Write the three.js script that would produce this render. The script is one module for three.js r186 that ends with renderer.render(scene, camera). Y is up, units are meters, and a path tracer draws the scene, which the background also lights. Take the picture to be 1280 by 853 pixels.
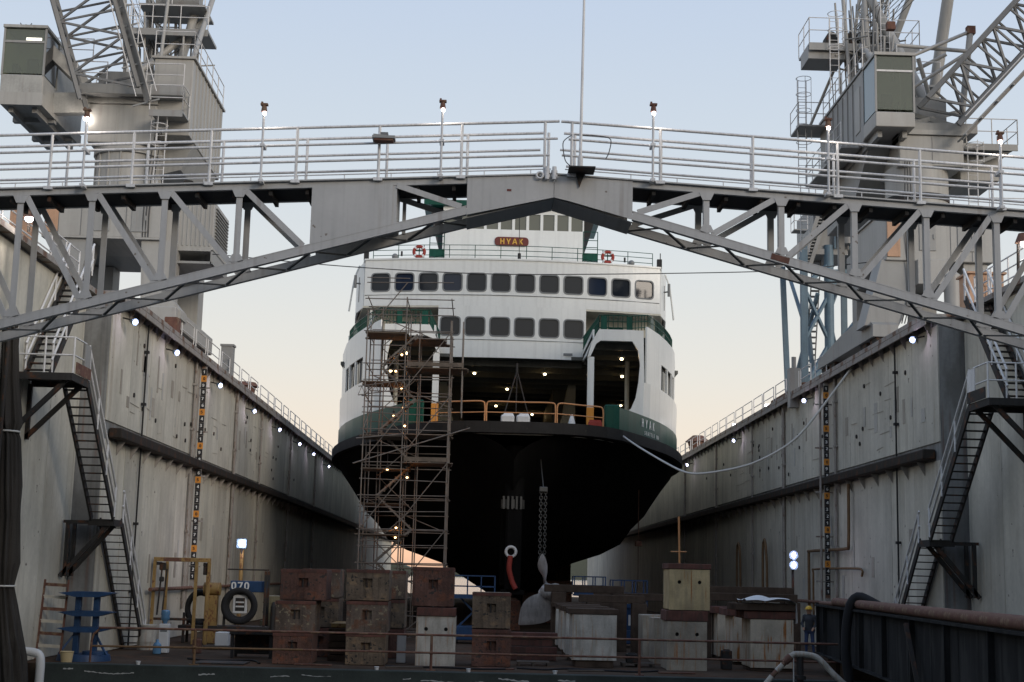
import * as THREE from 'three';
import { mergeGeometries } from 'three/addons/utils/BufferGeometryUtils.js';
import { RoundedBoxGeometry } from 'three/addons/geometries/RoundedBoxGeometry.js';
import { FontLoader } from 'three/addons/loaders/FontLoader.js';
import { TextGeometry } from 'three/addons/geometries/TextGeometry.js';

// ---------- camera ----------
const scene = new THREE.Scene();
const camera = new THREE.PerspectiveCamera(26.66, 1280 / 853, 0.5, 12000);
camera.position.set(0, 3, 0);
camera.rotation.order = 'YXZ';
camera.rotation.set(9.227 * Math.PI / 180, -1.064 * Math.PI / 180, 1.4 * Math.PI / 180);
// ---------- sky: clear dusk, sun just down behind the viewer's right shoulder ----------
const SUN = new THREE.Vector3(0.60, 0.27, 0.76).normalize();
{
  const W = 512, H = 256, d = new Float32Array(W * H * 4);
  const stops = [[-90, [.16, .16, .17]], [-0.5, [.30, .29, .29]], [0, [.98, .55, .34]], [1.6, [.97, .66, .46]], [4.5, [.88, .76, .62]], [8, [.78, .76, .70]], [12, [.69, .725, .735]], [17, [.60, .675, .755]], [22, [.53, .622, .76]], [35, [.42, .54, .76]], [60, [.33, .45, .70]], [90, [.28, .40, .66]]];
  for (let j = 0; j < H; j++) {
    const e = ((j + 0.5) / H - 0.5) * 180;
    let k = 0; while (k < stops.length - 2 && stops[k + 1][0] < e) k++;
    const t = Math.min(1, Math.max(0, (e - stops[k][0]) / (stops[k + 1][0] - stops[k][0])));
    for (let i = 0; i < W; i++) {
      const az = ((i + 0.5) / W - 0.5) * 2 * Math.PI;
      const dx = Math.cos(az), dz = Math.sin(az);
      const toSun = Math.max(0, (dx * 0.60 + dz * 0.76) / 0.968);
      const glow = e > 0 ? 0.9 * toSun * toSun * Math.exp(-e / 30) : 0;
      const o = (j * W + i) * 4;
      for (let c = 0; c < 3; c++) d[o + c] = (stops[k][1][c] * (1 - t) + stops[k + 1][1][c] * t) + glow * [1, .84, .62][c];
      d[o + 3] = 1;
    }
  }
  const sky = new THREE.DataTexture(d, W, H, THREE.RGBAFormat, THREE.FloatType);
  sky.mapping = THREE.EquirectangularReflectionMapping; sky.magFilter = THREE.LinearFilter; sky.needsUpdate = true;
  scene.background = sky; scene.environment = sky;
}
const sun = new THREE.DirectionalLight(0xfff1e2, 1.25);
sun.position.copy(SUN).multiplyScalar(200).add(new THREE.Vector3(0, 8, -80)); sun.target.position.set(0, 8, -80);
sun.castShadow = true; sun.shadow.radius = 36; sun.shadow.mapSize.set(4096, 4096);
Object.assign(sun.shadow.camera, { left: -130, right: 130, top: 90, bottom: -90, near: 1, far: 500 });
scene.add(sun, sun.target);
const renderer = new THREE.WebGLRenderer({ antialias: true });
renderer.toneMapping = THREE.LinearToneMapping;
renderer.toneMappingExposure = 1.06;
renderer.outputColorSpace = THREE.SRGBColorSpace;
renderer.shadowMap.enabled = true; renderer.shadowMap.type = THREE.PCFSoftShadowMap;
renderer.setSize(1024, 682);

// ---------- helpers ----------
let seed = 7;
const rnd = () => { seed = (seed * 1664525 + 1013904223) >>> 0; return seed / 4294967296; };
const rr = (a, b) => a + (b - a) * rnd();
const V = (x, y, z) => new THREE.Vector3(x, y, z);
const used = {};
function numbered(n) { const k = used[n] = (used[n] ?? -1) + 1; return k ? n + '_' + String(k).padStart(3, '0') : n; }
const bases = new WeakMap();
function finish(geos) {
  const list = geos.flat(9).map(g => { const q = g.index ? g.toNonIndexed() : g.clone(); for (const a of Object.keys(q.attributes)) if (a !== 'position' && a !== 'normal') q.deleteAttribute(a); return q; });
  const g = list.length > 1 ? mergeGeometries(list) : list[0];
  return g;
}
function uvs(g, off = [0, 0]) {
  const p = g.attributes.position, n = g.attributes.normal, u = new Float32Array(p.count * 2);
  for (let i = 0; i < p.count; i++) {
    const ax = Math.abs(n.getX(i)), ay = Math.abs(n.getY(i)), az = Math.abs(n.getZ(i));
    if (ay > ax && ay > az) { u[2 * i] = p.getX(i); u[2 * i + 1] = p.getZ(i); }
    else if (ax > az) { u[2 * i] = p.getZ(i); u[2 * i + 1] = p.getY(i); }
    else { u[2 * i] = p.getX(i); u[2 * i + 1] = p.getY(i); }
    u[2 * i] += off[0]; u[2 * i + 1] += off[1];
  }
  g.setAttribute('uv', new THREE.BufferAttribute(u, 2));
  return g;
}
// a named mesh from world-space geometries; under a thing or part it is stored relative to that thing's base
function M(name, geos, mat, parent = scene, off) {
  const g = uvs(finish(Array.isArray(geos) ? geos : [geos]), off);
  const b = bases.get(parent);
  if (b) g.translate(-b.x, -b.y, -b.z);
  const m = new THREE.Mesh(g, mat);
  m.name = parent === scene ? numbered(name) : name;
  m.castShadow = m.receiveShadow = true;
  if (b) bases.set(m, b);
  parent.add(m);
  return m;
}
function T(name, label, category, base, group) {
  const o = new THREE.Group(); o.name = numbered(name); o.position.set(...base); bases.set(o, o.position.clone());
  o.userData = { label, category }; if (group) o.userData.group = group;
  scene.add(o); return o;
}
function tag(o, label, category, group) { o.userData.label = label; o.userData.category = category; if (group) o.userData.group = group; return o; }
function struct(o) { o.userData.kind = 'structure'; return o; }
const BX = (x0, x1, y0, y1, z0, z1) => new THREE.BoxGeometry(Math.abs(x1 - x0), Math.abs(y1 - y0), Math.abs(z1 - z0)).translate((x0 + x1) / 2, (y0 + y1) / 2, (z0 + z1) / 2);
const RB = (x0, x1, y0, y1, z0, z1, r = 0.03) => new RoundedBoxGeometry(Math.abs(x1 - x0), Math.abs(y1 - y0), Math.abs(z1 - z0), 1, r).translate((x0 + x1) / 2, (y0 + y1) / 2, (z0 + z1) / 2);
function frameAlong(a, b, up = V(0, 1, 0)) {
  const z = b.clone().sub(a).normalize(); let x = up.clone().cross(z); if (x.lengthSq() < 1e-6) x = V(1, 0, 0).cross(z); x.normalize();
  const y = z.clone().cross(x); const m = new THREE.Matrix4().makeBasis(x, y, z); m.setPosition(a.clone().add(b).multiplyScalar(.5)); return m;
}
function bar(a, b, w, h = w, up) { a = V(...a); b = V(...b); return new THREE.BoxGeometry(w, h, a.distanceTo(b)).applyMatrix4(frameAlong(a, b, up)); }
function rod(a, b, r, s = 7, r2 = r) { a = V(...a); b = V(...b); return new THREE.CylinderGeometry(r2, r, a.distanceTo(b), s).rotateX(Math.PI / 2).applyMatrix4(frameAlong(a, b)); }
function pipe(pts, r, s = 7, n = 0, closed = false) { const c = new THREE.CatmullRomCurve3(pts.map(p => V(...p)), closed, 'catmullrom', .4); return new THREE.TubeGeometry(c, n || pts.length * 5, r, s, closed); }
function cyl(x, y0, y1, z, r, s = 20, r2 = r) { return new THREE.CylinderGeometry(r2, r, y1 - y0, s).translate(x, (y0 + y1) / 2, z); }
// plate: outline in (x, y), extruded along z from z0 to z1; holes as lists of points
function plate(pts, z0, z1, holes = []) {
  const s = new THREE.Shape(pts.map(p => new THREE.Vector2(...p)));
  for (const h of holes) s.holes.push(h.isPath ? h : new THREE.Path(h.map(p => new THREE.Vector2(...p))));
  return new THREE.ExtrudeGeometry(s, { depth: Math.abs(z1 - z0), bevelEnabled: false, curveSegments: 6 }).translate(0, 0, Math.min(z0, z1));
}
// slab: outline in plan (x, z), from y0 to y1
function slab(pts, y0, y1) {
  const s = new THREE.Shape(pts.map(p => new THREE.Vector2(p[0], -p[1])));
  return new THREE.ExtrudeGeometry(s, { depth: y1 - y0, bevelEnabled: false }).rotateX(-Math.PI / 2).translate(0, y0, 0);
}
// side plate: outline in (z, y), from x0 to x1
function sidePlate(pts, x0, x1) {
  const s = new THREE.Shape(pts.map(p => new THREE.Vector2(-p[0], p[1])));
  return new THREE.ExtrudeGeometry(s, { depth: Math.abs(x1 - x0), bevelEnabled: false }).rotateY(Math.PI / 2).translate(Math.min(x0, x1), 0, 0);
}
function roundRect(x, y, w, h, r) { const p = new THREE.Path(); const a = x - w / 2, b = y - h / 2, c = x + w / 2, d = y + h / 2; p.moveTo(a + r, b); p.lineTo(c - r, b); p.quadraticCurveTo(c, b, c, b + r); p.lineTo(c, d - r); p.quadraticCurveTo(c, d, c - r, d); p.lineTo(a + r, d); p.quadraticCurveTo(a, d, a, d - r); p.lineTo(a, b + r); p.quadraticCurveTo(a, b, a + r, b); p.isPath = true; return p; }
function roundShape(x, y, w, h, r) { return new THREE.Shape(roundRect(x, y, w, h, r).getPoints(5)); }
// a wall of some thickness that follows a plan line [(x, z) ...]; tops may vary with a function of index
function ribbon(plan, y0, y1, th, lean = 0) {
  const P = [], N = plan.length, idx = [], Y0 = typeof y0 === 'function' ? y0 : () => y0, Y1 = typeof y1 === 'function' ? y1 : () => y1;
  for (let i = 0; i < N; i++) {
    const a = plan[Math.max(0, i - 1)], b = plan[Math.min(N - 1, i + 1)], dx = b[0] - a[0], dz = b[1] - a[1], l = Math.hypot(dx, dz), nx = dz / l, nz = -dx / l, [x, z] = plan[i];
    P.push(x, Y0(i), z, x + nx * lean, Y1(i), z + nz * lean, x + nx * (lean + th), Y1(i), z + nz * (lean + th), x + nx * th, Y0(i), z + nz * th);
  }
  const quad = (a, b, c, d) => idx.push(a, b, c, a, c, d);
  for (let i = 0; i < N - 1; i++) { const o = i * 4; for (let k = 0; k < 4; k++) quad(o + k, o + (k + 1) % 4, o + 4 + (k + 1) % 4, o + 4 + k); }
  quad(0, 3, 2, 1); const e = (N - 1) * 4; quad(e, e + 1, e + 2, e + 3);
  let g = new THREE.BufferGeometry(); g.setAttribute('position', new THREE.Float32BufferAttribute(P, 3)); g.setIndex(idx); g = g.toNonIndexed(); g.computeVertexNormals(); return g;
}
const nth = k => ['first', 'second', 'third', 'fourth', 'fifth', 'sixth', 'seventh', 'eighth', 'ninth', 'tenth', 'eleventh', 'twelfth', 'thirteenth', 'fourteenth', 'fifteenth', 'sixteenth', 'seventeenth', 'eighteenth', 'nineteenth', 'twentieth', 'twenty-first', 'twenty-second', 'twenty-third', 'twenty-fourth', 'twenty-fifth'][k];
const lerp = (a, b, t) => a + (b - a) * t;

// ---------- materials ----------
function noiseOf(s) {
  const t = new Float32Array(4096); let q = s * 7919 + 13; for (let i = 0; i < 4096; i++) { q = (q * 1664525 + 1013904223) >>> 0; t[i] = q / 4294967296; }
  const at = (x, y) => t[((x * 73) ^ (y * 179 + (x >> 5) * 31)) & 4095];
  const n = (x, y, px, py) => { let xi = Math.floor(x), yi = Math.floor(y), fx = x - xi, fy = y - yi; fx = fx * fx * (3 - 2 * fx); fy = fy * fy * (3 - 2 * fy); const x0 = ((xi % px) + px) % px, x1 = (x0 + 1) % px, y0 = ((yi % py) + py) % py, y1 = (y0 + 1) % py; return lerp(lerp(at(x0, y0), at(x1, y0), fx), lerp(at(x0, y1), at(x1, y1), fx), fy); };
  n.f = (u, v, fx, fy, o = 4) => { let s = 0, a = .5, m = 0; for (let k = 0; k < o; k++) { s += a * n(u * fx, v * fy, fx, fy); m += a; a *= .5; fx *= 2; fy *= 2; } return s / m; };
  return n;
}
const toS = c => 255 * (c <= .0031308 ? 12.92 * c : 1.055 * Math.pow(Math.max(c, 0), 1 / 2.4) - .055);
const sm = (a, b, x) => { const t = Math.min(1, Math.max(0, (x - a) / (b - a))); return t * t * (3 - 2 * t); };
// weathered paint: base colour, grain, patches, vertical run-off streaks, rust blooms, scuffs
function weathered(base, o = {}) {
  const { size = 6, res = 512, seed: sd = 1, grain = .10, patch = .18, streak = .2, rust = 0, rustCol = [.16, .06, .025], rustRun = 0, chips = 0, chipCol = [.05, .04, .035], stain = 0, stainCol = [.08, .075, .06], rough = .7, metal = 0, bump = 0, spec = 1 } = o;
  const n = noiseOf(sd), n2 = noiseOf(sd + 50), data = new Uint8Array(res * res * 4), bd = bump ? new Uint8Array(res * res * 4) : null;
  for (let j = 0; j < res; j++) for (let i = 0; i < res; i++) {
    const u = i / res, v = j / res;
    let k = 1 + grain * (n.f(u, v, 64, 64, 2) - .5) * 2 + patch * (n.f(u, v, 4, 4, 4) - .5) * 2;
    const st = n2.f(u, v, 48, 2, 3), st2 = n.f(u, v, 20, 1, 2);
    k *= 1 - streak * (sm(.5, .8, st) * .7 + sm(.55, .85, st2) * .5);
    let c = base.map(x => x * k);
    if (stain) { const s = stain * sm(.5, .75, n2.f(u, v, 12, 3, 4)); c = c.map((x, q) => lerp(x, stainCol[q], s)); }
    if (rust || rustRun) {
      const bloom = sm(.62 - rust * .25, .8 - rust * .15, n2.f(u, v, 10, 10, 5)) * (rust > 0 ? 1 : 0);
      const run = rustRun * sm(.60, .82, n.f(u, v, 40, 2, 3)) * sm(.35, .65, n2.f(u, v, 6, 3, 3));
      const r = Math.min(1, bloom + run), rk = .6 + .8 * n.f(u, v, 32, 32, 3);
      c = c.map((x, q) => lerp(x, rustCol[q] * rk, r));
    }
    if (chips) { const h = sm(1 - chips * .45, 1.02 - chips * .45, n.f(u, v, 28, 28, 4) + .12); c = c.map((x, q) => lerp(x, chipCol[q], h)); }
    const p = (j * res + i) * 4; for (let q = 0; q < 3; q++) data[p + q] = Math.min(255, Math.max(0, toS(c[q]))); data[p + 3] = 255;
    if (bd) { const h = 255 * (.6 * n2.f(u, v, 12, 12, 5) + .4 * n.f(u, v, 90, 90, 2)); bd[p] = bd[p + 1] = bd[p + 2] = h; bd[p + 3] = 255; }
  }
  const mk = (dd, s) => { const t = new THREE.DataTexture(dd, res, res, THREE.RGBAFormat); t.wrapS = t.wrapT = THREE.RepeatWrapping; t.magFilter = THREE.LinearFilter; t.minFilter = THREE.LinearMipmapLinearFilter; t.generateMipmaps = true; if (s) t.colorSpace = THREE.SRGBColorSpace; t.repeat.set(1 / size, 1 / size); t.needsUpdate = true; return t; };
  const m = spec < 1 ? new THREE.MeshPhysicalMaterial({ map: mk(data, true), roughness: rough, metalness: metal, specularIntensity: spec }) : new THREE.MeshStandardMaterial({ map: mk(data, true), roughness: rough, metalness: metal });
  if (bd) { m.bumpMap = mk(bd, false); m.bumpScale = bump; }
  return m;
}
const flat = (c, rough = .6, metal = 0) => { const m = new THREE.MeshStandardMaterial({ roughness: rough, metalness: metal }); m.color.setRGB(...c); return m; };
const glow = (c, k) => { const m = flat([.8, .8, .8], .4); m.emissive.setRGB(...c); m.emissiveIntensity = k; return m; };
const K = {
  wall: [0, 1, 2].map(i => weathered([[.52, .495, .415], [.48, .46, .39], [.545, .52, .435]][i], { seed: 3 + i, size: 7, streak: .14, patch: .24, grain: .07, rust: 0, rustRun: .34, rustCol: [.24, .17, .10], stain: .24, stainCol: [.30, .28, .215], chips: .10, chipCol: [.12, .10, .08], rough: .75, bump: .004 })),
  patch: [0, 1].map(i => weathered([[.42, .41, .37], [.33, .30, .25]][i], { seed: 75 + i, size: 3, streak: .15, patch: .25, rustRun: .3, rustCol: [.24, .16, .09] })),
  wallDark: weathered([.22, .225, .22], { seed: 9, size: 5, streak: .4, rustRun: .4, stain: .4 }),
  strake: weathered([.032, .028, .024], { spec: .4, seed: 10, size: 3, streak: .2, rust: .3, rustCol: [.07, .035, .02], bump: .01 }),
  flange: weathered([.30, .28, .255], { seed: 11, size: 4, streak: .2, rust: .3, rustRun: .3, rustCol: [.14, .075, .045] }),
  bridge: weathered([.47, .465, .445], { seed: 12, size: 4, grain: .03, streak: .12, patch: .10, rustRun: .2, rustCol: [.24, .17, .12], chips: .06, chipCol: [.2, .17, .14], rough: .5 }),
  bridgeRail: weathered([.68, .675, .66], { seed: 13, size: 2, patch: .14, rough: .5 }),
  grate: flat([.03, .03, .03], .9),
  crane: weathered([.37, .365, .34], { seed: 14, size: 5, grain: .03, patch: .08, streak: .12, rustRun: .14, stain: .12, stainCol: [.25, .23, .19], rough: .5 }),
  crane2: weathered([.29, .292, .28], { seed: 15, size: 5, grain: .03, patch: .08, streak: .12, rustRun: .14, rough: .5 }),
  craneDark: weathered([.11, .115, .11], { seed: 16, size: 3, streak: .25, rustRun: .2, rough: .6 }),
  cabPaint: weathered([.36, .36, .335], { seed: 73, size: 3, streak: .12, rustRun: .2, rough: .5 }),
  lattice: weathered([.155, .16, .16], { seed: 17, size: 2, streak: .1, rustRun: .2, rough: .55 }),
  blueSteel: weathered([.12, .19, .24], { seed: 18, size: 2, streak: .15, rustRun: .25, rough: .55 }),
  dark: weathered([.04, .039, .037], { spec: .4, seed: 19, size: 2, streak: .2, rust: .22, rustCol: [.09, .045, .028] }),
  rustRail: weathered([.14, .065, .045], { seed: 20, size: 1.5, patch: .4, rust: .3, rustCol: [.20, .13, .08], rough: .85 }),
  rustBlock: [0, 1, 2].map(i => weathered([[.125, .064, .046], [.16, .12, .082], [.12, .092, .07]][i], { seed: 22 + i, size: 2.6, streak: .35, patch: .55, grain: .2, rust: .36, rustCol: [[.17, .068, .038], [.22, .15, .088], [.15, .075, .045]][i], chips: .42, chipCol: [[.05, .042, .036], [.045, .04, .034], [.24, .20, .13]][i], rough: .95, bump: .02 })),
  concrete: [0, 1, 2, 3].map(i => weathered([[.50, .475, .41], [.36, .32, .25], [.50, .39, .21], [.50, .44, .34]][i], { seed: 27 + i, size: 2.2, streak: .08, patch: .3, rustRun: [.5, .8, 1.0, 1.6][i], rustCol: [.36, .15, .045], stain: .3, stainCol: [.2, .17, .12], rough: .9, bump: .008 })),
  timber: weathered([.075, .054, .04], { spec: .3, seed: 30, size: 1.6, streak: .1, patch: .5, rough: .95, bump: .012 }),
  redTimber: weathered([.13, .055, .04], { seed: 31, size: 1.6, patch: .5, stain: .5, stainCol: [.05, .04, .03], rough: .9 }),
  floor: weathered([.068, .048, .034], { spec: .25, seed: 32, size: 7, streak: 0, patch: .5, rust: .35, rustCol: [.09, .05, .03], chips: .2, chipCol: [.03, .027, .024], rough: 1, bump: .015 }),
  kerb: weathered([.045, .055, .05], { spec: .4, seed: 33, size: 3, streak: 0, patch: .3, chips: .06, chipCol: [.2, .2, .19], rough: .8 }),
  white: weathered([.735, .755, .725], { seed: 34, size: 9, grain: .02, patch: .05, streak: .09, rustRun: .06, rustCol: [.50, .42, .33], rough: .32, bump: .006 }),
  cream: weathered([.62, .60, .50], { seed: 35, size: 6, grain: .03, patch: .06, streak: .08, rough: .45 }),
  green: weathered([.010, .075, .052], { spec: .3, seed: 36, size: 5, streak: .2, patch: .2, rough: .4 }),
  hull: Object.assign(new THREE.MeshPhysicalMaterial({ roughness: .9, specularIntensity: .15 }), { map: weathered([.008, .0078, .0075], { seed: 37, size: 8, streak: .3, patch: .4 }).map }),
  guard: weathered([.02, .019, .018], { spec: .4, seed: 38, size: 3, streak: .1, patch: .4, chips: .1, chipCol: [.10, .085, .07], rough: .7 }),
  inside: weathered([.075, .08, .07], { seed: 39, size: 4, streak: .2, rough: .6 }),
  scaffold: weathered([.15, .135, .12], { seed: 40, size: 1.5, patch: .4, rust: .3, rustCol: [.12, .07, .045], rough: .6, metal: .15 }),
  plank: weathered([.10, .08, .062], { seed: 41, size: 1.2, patch: .4, rough: .9 }),
  tarp: weathered([.055, .05, .044], { spec: .3, seed: 42, size: 2, streak: .45, patch: .35, rough: .95 }),
  blue: weathered([.012, .05, .13], { seed: 43, size: 1.5, streak: .2, patch: .3, chips: .1, chipCol: [.08, .08, .08], rough: .5 }),
  yellow: weathered([.34, .22, .075], { seed: 44, size: 1.5, patch: .3, rust: .3, chips: .1, rough: .55 }),
  rustYellow: weathered([.17, .105, .05], { seed: 72, size: 1.5, patch: .4, rust: .3, rustCol: [.12, .06, .035], rough: .85 }),
  orangeRail: weathered([.50, .235, .09], { seed: 45, size: 1.5, patch: .2, rough: .5 }),
  bronze: weathered([.52, .51, .50], { seed: 46, size: 1.2, patch: .3, streak: .1, stain: .25, rough: .3, metal: .3 }),
  gang: weathered([.024, .0245, .0245], { spec: .3, seed: 47, size: 3, streak: .3, patch: .4, stain: .3, stainCol: [.075, .075, .07], rough: .95 }),
  orangeBox: weathered([.48, .29, .18], { seed: 48, size: 2, streak: .2, patch: .15, rough: .6 }),
  glass: Object.assign(new THREE.MeshPhysicalMaterial({ roughness: .05, specularIntensity: .6 }), { color: new THREE.Color().setRGB(.012, .016, .023) }), glass2: Object.assign(new THREE.MeshPhysicalMaterial({ roughness: .06, specularIntensity: .6 }), { color: new THREE.Color().setRGB(.014, .022, .042) }), sideGlass: flat([.02, .022, .025], .06), pilotGlass: flat([.12, .125, .10], .08), cabGlass: Object.assign(new THREE.MeshPhysicalMaterial({ roughness: .04, transmission: .9, thickness: 0 }), { color: new THREE.Color().setRGB(.62, .66, .56) }), cabLining: weathered([.36, .36, .29], { seed: 74, size: 2, streak: .05, patch: .1 }),
  gasket: flat([.18, .19, .19], .6), black: flat([.012, .012, .012], .7), rubber: flat([.015, .015, .016], .9),
  rope: flat([.55, .54, .50], .9), wire: flat([.05, .05, .05], .6), red: flat([.30, .035, .022], .7), chain: flat([.09, .088, .08], .5, .5),
  gold: flat([.62, .36, .05], .5), maroon: flat([.13, .022, .016], .6), whitePaint: flat([.72, .73, .71], .6), scuff: flat([.42, .43, .41], .8), orangePaint: flat([.62, .25, .035], .7), blackPaint: flat([.015, .015, .017], .7),
  plasticWhite: flat([.62, .63, .62], .45), waterBlue: flat([.10, .22, .36], .2), hatYellow: flat([.62, .38, .02], .4), jacket: flat([.03, .033, .04], .9), jeans: flat([.035, .055, .12], .9), skin: flat([.38, .22, .15], .6),
  lampWhite: glow([1, .93, .96], 9), lampViolet: glow([.93, .84, 1], 9), lampWarm: glow([1, .62, .28], 9), lampDeck: glow([1, .78, .45], 9), tail: flat([.3, .3, .3], .5),
};
function lamp(at, color, cd, r = .05) { const l = new THREE.PointLight(color, cd); l.position.set(...at); l.castShadow = true; l.shadow.radius = r / .02; scene.add(l); return l; }
// ---------- setting ----------
const MID = 1.45;                       // the dock's centre line
const side = (s, x) => s < 0 ? x : 2 * MID - x;   // write everything for the wall at x = -13, mirror it for the other
{
  const g = new THREE.PlaneGeometry(9000, 9000, 1, 1).rotateX(-Math.PI / 2).translate(0, -1.7, -3000);
  const m = weathered([.03, .045, .05], { seed: 60, size: 40, streak: 0, patch: .2, rough: .12, bump: .25 });
  struct(M('water', g, m));
  struct(M('dock_floor', [BX(-18, 20.9, -1.6, 0, -215, -45.3)], K.floor));
  struct(M('dock_kerb', [RB(-13.2, 15.4, -1.5, .035, -45.3, -44.85, .03)], K.kerb));
  const kerb = scene.children[scene.children.length - 1];
  for (let x = -12.5, k = 0; x < 15; k++) { const L = rr(.1, 1) ** 2 * 2.2 + .08, y = -.2 + rr(-.07, .07), h = rr(.01, .035), n = Math.ceil(L / .07), top = [], bot = []; for (let i = 0; i <= n; i++) { const q = x + L * i / n; top.push([q, y + .03 * Math.sin(q * 3) + h * rr(-.1, 1.3)]); bot.unshift([q, y + .03 * Math.sin(q * 3) - h * rr(.15, 1.1)]); } M('paint_mark', plate([...bot.reverse(), ...top.reverse()], -44.852, -44.846), K.scuff, kerb); x += L + rr(.05, 2.2) * (k % 3 ? 1 : .2); }
  // far shore beyond the open end of the dock
  const pts = [[-900, -3]]; for (let x = -900; x <= 900; x += 30) pts.push([x, 20 + 9 * Math.sin(x * .011) + 6 * Math.sin(x * .037 + 1) + 3 * Math.sin(x * .09)]); pts.push([900, -3]);
  struct(M('far_hills', plate(pts, -2300, -2200), weathered([.05, .06, .045], { seed: 61, size: 120, streak: 0, patch: .3 })));
}
// ---------- the two side walls of the dock ----------
function dockWall(s) {
  const X = x => side(s, x), label = s < 0 ? 'tall weathered steel dock wall beside the bundled dark curtain' : 'tall weathered steel dock wall behind the dark gangway girder';
  const o = T('dock_wall', label, 'wall', [X(-15.5), 0, -120], 'side walls of the dry dock');
  M('core', [BX(X(-18), X(-13.05), -1.5, 12.3, -215, -49.65), BX(X(-18.6), X(-13.95), -1.5, 12.3, -49.65, -28)], K.wallDark, o);
  let i = 0;
  for (let z = -49.7; z > -214; z -= 3.05) {
    const z1 = Math.max(z - 3.02, -215);
    const mat = () => K.wall[Math.floor(rnd() * 3)];
    const d = rr(0, .012);
    M('plate', BX(X(-13.05), X(-13 - d), 7.95, 12.06, z1, z), mat(), o, [i * 1.7, rr(0, 7)]);
    M('plate', BX(X(-13.05), X(-13 - rr(0, .012)), .03, 7.3, z1, z), mat(), o, [i * 2.3, rr(0, 7)]);
    i++;
  }
  for (let z = -28.1; z > -49.4; z -= 3.03) M('plate', BX(X(-13.95), X(-13.9), .03, 12.2, Math.max(z - 3, -49.5), z), K.wall[i++ % 3], o, [z, rr(0, 7)]);
  // end face of the main wall where it steps back, with a dark upright groove
  M('end_plate', BX(X(-13.93), X(-13.03), .03, 12.1, -49.64, -49.6), K.wallDark, o);
  M('rubbing_strake', [RB(X(-13.02), X(-12.55), 7.36, 7.72, -214, -50.2, .05)], K.strake, o);
  for (let z = -51.4; z > -110; z -= 2.04) M('bracket', plate([[X(-12.99), 7.34], [X(-12.7), 7.34], [X(-12.99), 6.85]], z + .02, z - .02), K.flange, o);
  M('top_flange', [RB(X(-13.6), X(-12.6), 12.3, 12.5, -215, -49.8, .03), RB(X(-12.66), X(-12.6), 12.08, 12.3, -215, -49.8, .02), BX(X(-18), X(-13.6), 12.3, 12.46, -215, -49.7)], K.flange, o);
  M('top_flange', [BX(X(-18.6), X(-13.6), 12.3, 12.48, -49.65, -28)], K.flange, o);
  for (let z = -50.4; z > -130; z -= 1.525) M('knee', plate([[X(-12.99), 12.29], [X(-12.68), 12.29], [X(-12.99), 11.75]], z + .015, z - .015), K.flange, o);
  // upright conduits and pipes on the wall
  for (const [z, r, y0] of [[-54.6, .035, 0], [-64.1, .07, 1.2], [-75.2, .09, .4], [-84, .05, .4], [-97, .07, .4], [-112, .08, .4]]) M('conduit', [rod([X(-12.9), y0, z], [X(-12.9), 12.1, z], r), ...[2, 4.5, 9, 11].map(y => BX(X(-12.99), X(-12.82), y, y + .1, z - r - .05, z + r + .05))], r < .04 ? K.black : K.flange, o);
  // low service piping
  if (s > 0) M('service_pipe', [pipe([[X(-12.8), 1.0, -69.1], [X(-12.8), 4.2, -69.1], [X(-12.8), 4.45, -68.8], [X(-12.8), 4.45, -62.2], [X(-12.8), 4.7, -61.6], [X(-12.8), 7.2, -61.5]], .07, 8, 50)], K.rustYellow, o);
  if (s > 0) M('service_pipe', [pipe([[X(-12.8), 1.0, -68.2], [X(-12.8), 3.4, -68.2], [X(-12.8), 3.6, -67.9], [X(-12.8), 3.6, -60], [X(-12.8), 3.3, -59.5]], .05, 8, 50)], K.rustYellow, o);
  M('service_pipe', [rod([X(-12.75), 2.1, -57], [X(-12.75), 2.1, -110], .08)], K.rustRail, o);
  if (s > 0) for (let k = 0; k < 2; k++) { const z = -78 - k * 7.5 - rr(0, 1); M('vent_pipe', pipe([[X(-12.6), .05, z], [X(-12.6), rr(3.4, 4.8), z], [X(-12.6), 5.2, z - .5], [X(-12.6), 4.6, z - 1.1], [X(-12.6), .05, z - 1.1]], .07, 8, 30), K.rustYellow, o); }
  // paint patches and doubler plates
  for (let k = 0; k < 34; k++) { const low = k % 3 === 0, z = -51 - rr(0, 38), y = low ? rr(1.5, 5.2) : rr(8.4, 10.4), w = rr(.15, .5), h = rr(.4, 1.5); M('doubler_plate', BX(X(-13.0), X(-12.988), y, y + h, z - w, z), K.patch[k % 2], o, [k, k]); }
  for (let k = 0; k < 22; k++) { const z = -51.2 - rr(0, 40), y = rr(8.2, 11.2), L = rr(.4, 1.6); M('weld_scar', bar([X(-12.99), y, z], [X(-12.99), y + rr(-.06, .06), z - L], .01, .02), K.patch[1], o); }
  // small round port covers
  for (let k = 0; k < 26; k++) { const z = -52 - rr(0, 50), y = rr(8.4, 11.4); M('port_cover', new THREE.CylinderGeometry(.09, .09, .05, 10).rotateZ(Math.PI / 2).translate(X(-12.985), y, z), K.dark, o); }
  return o;
}
dockWall(-1); dockWall(1);

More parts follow.
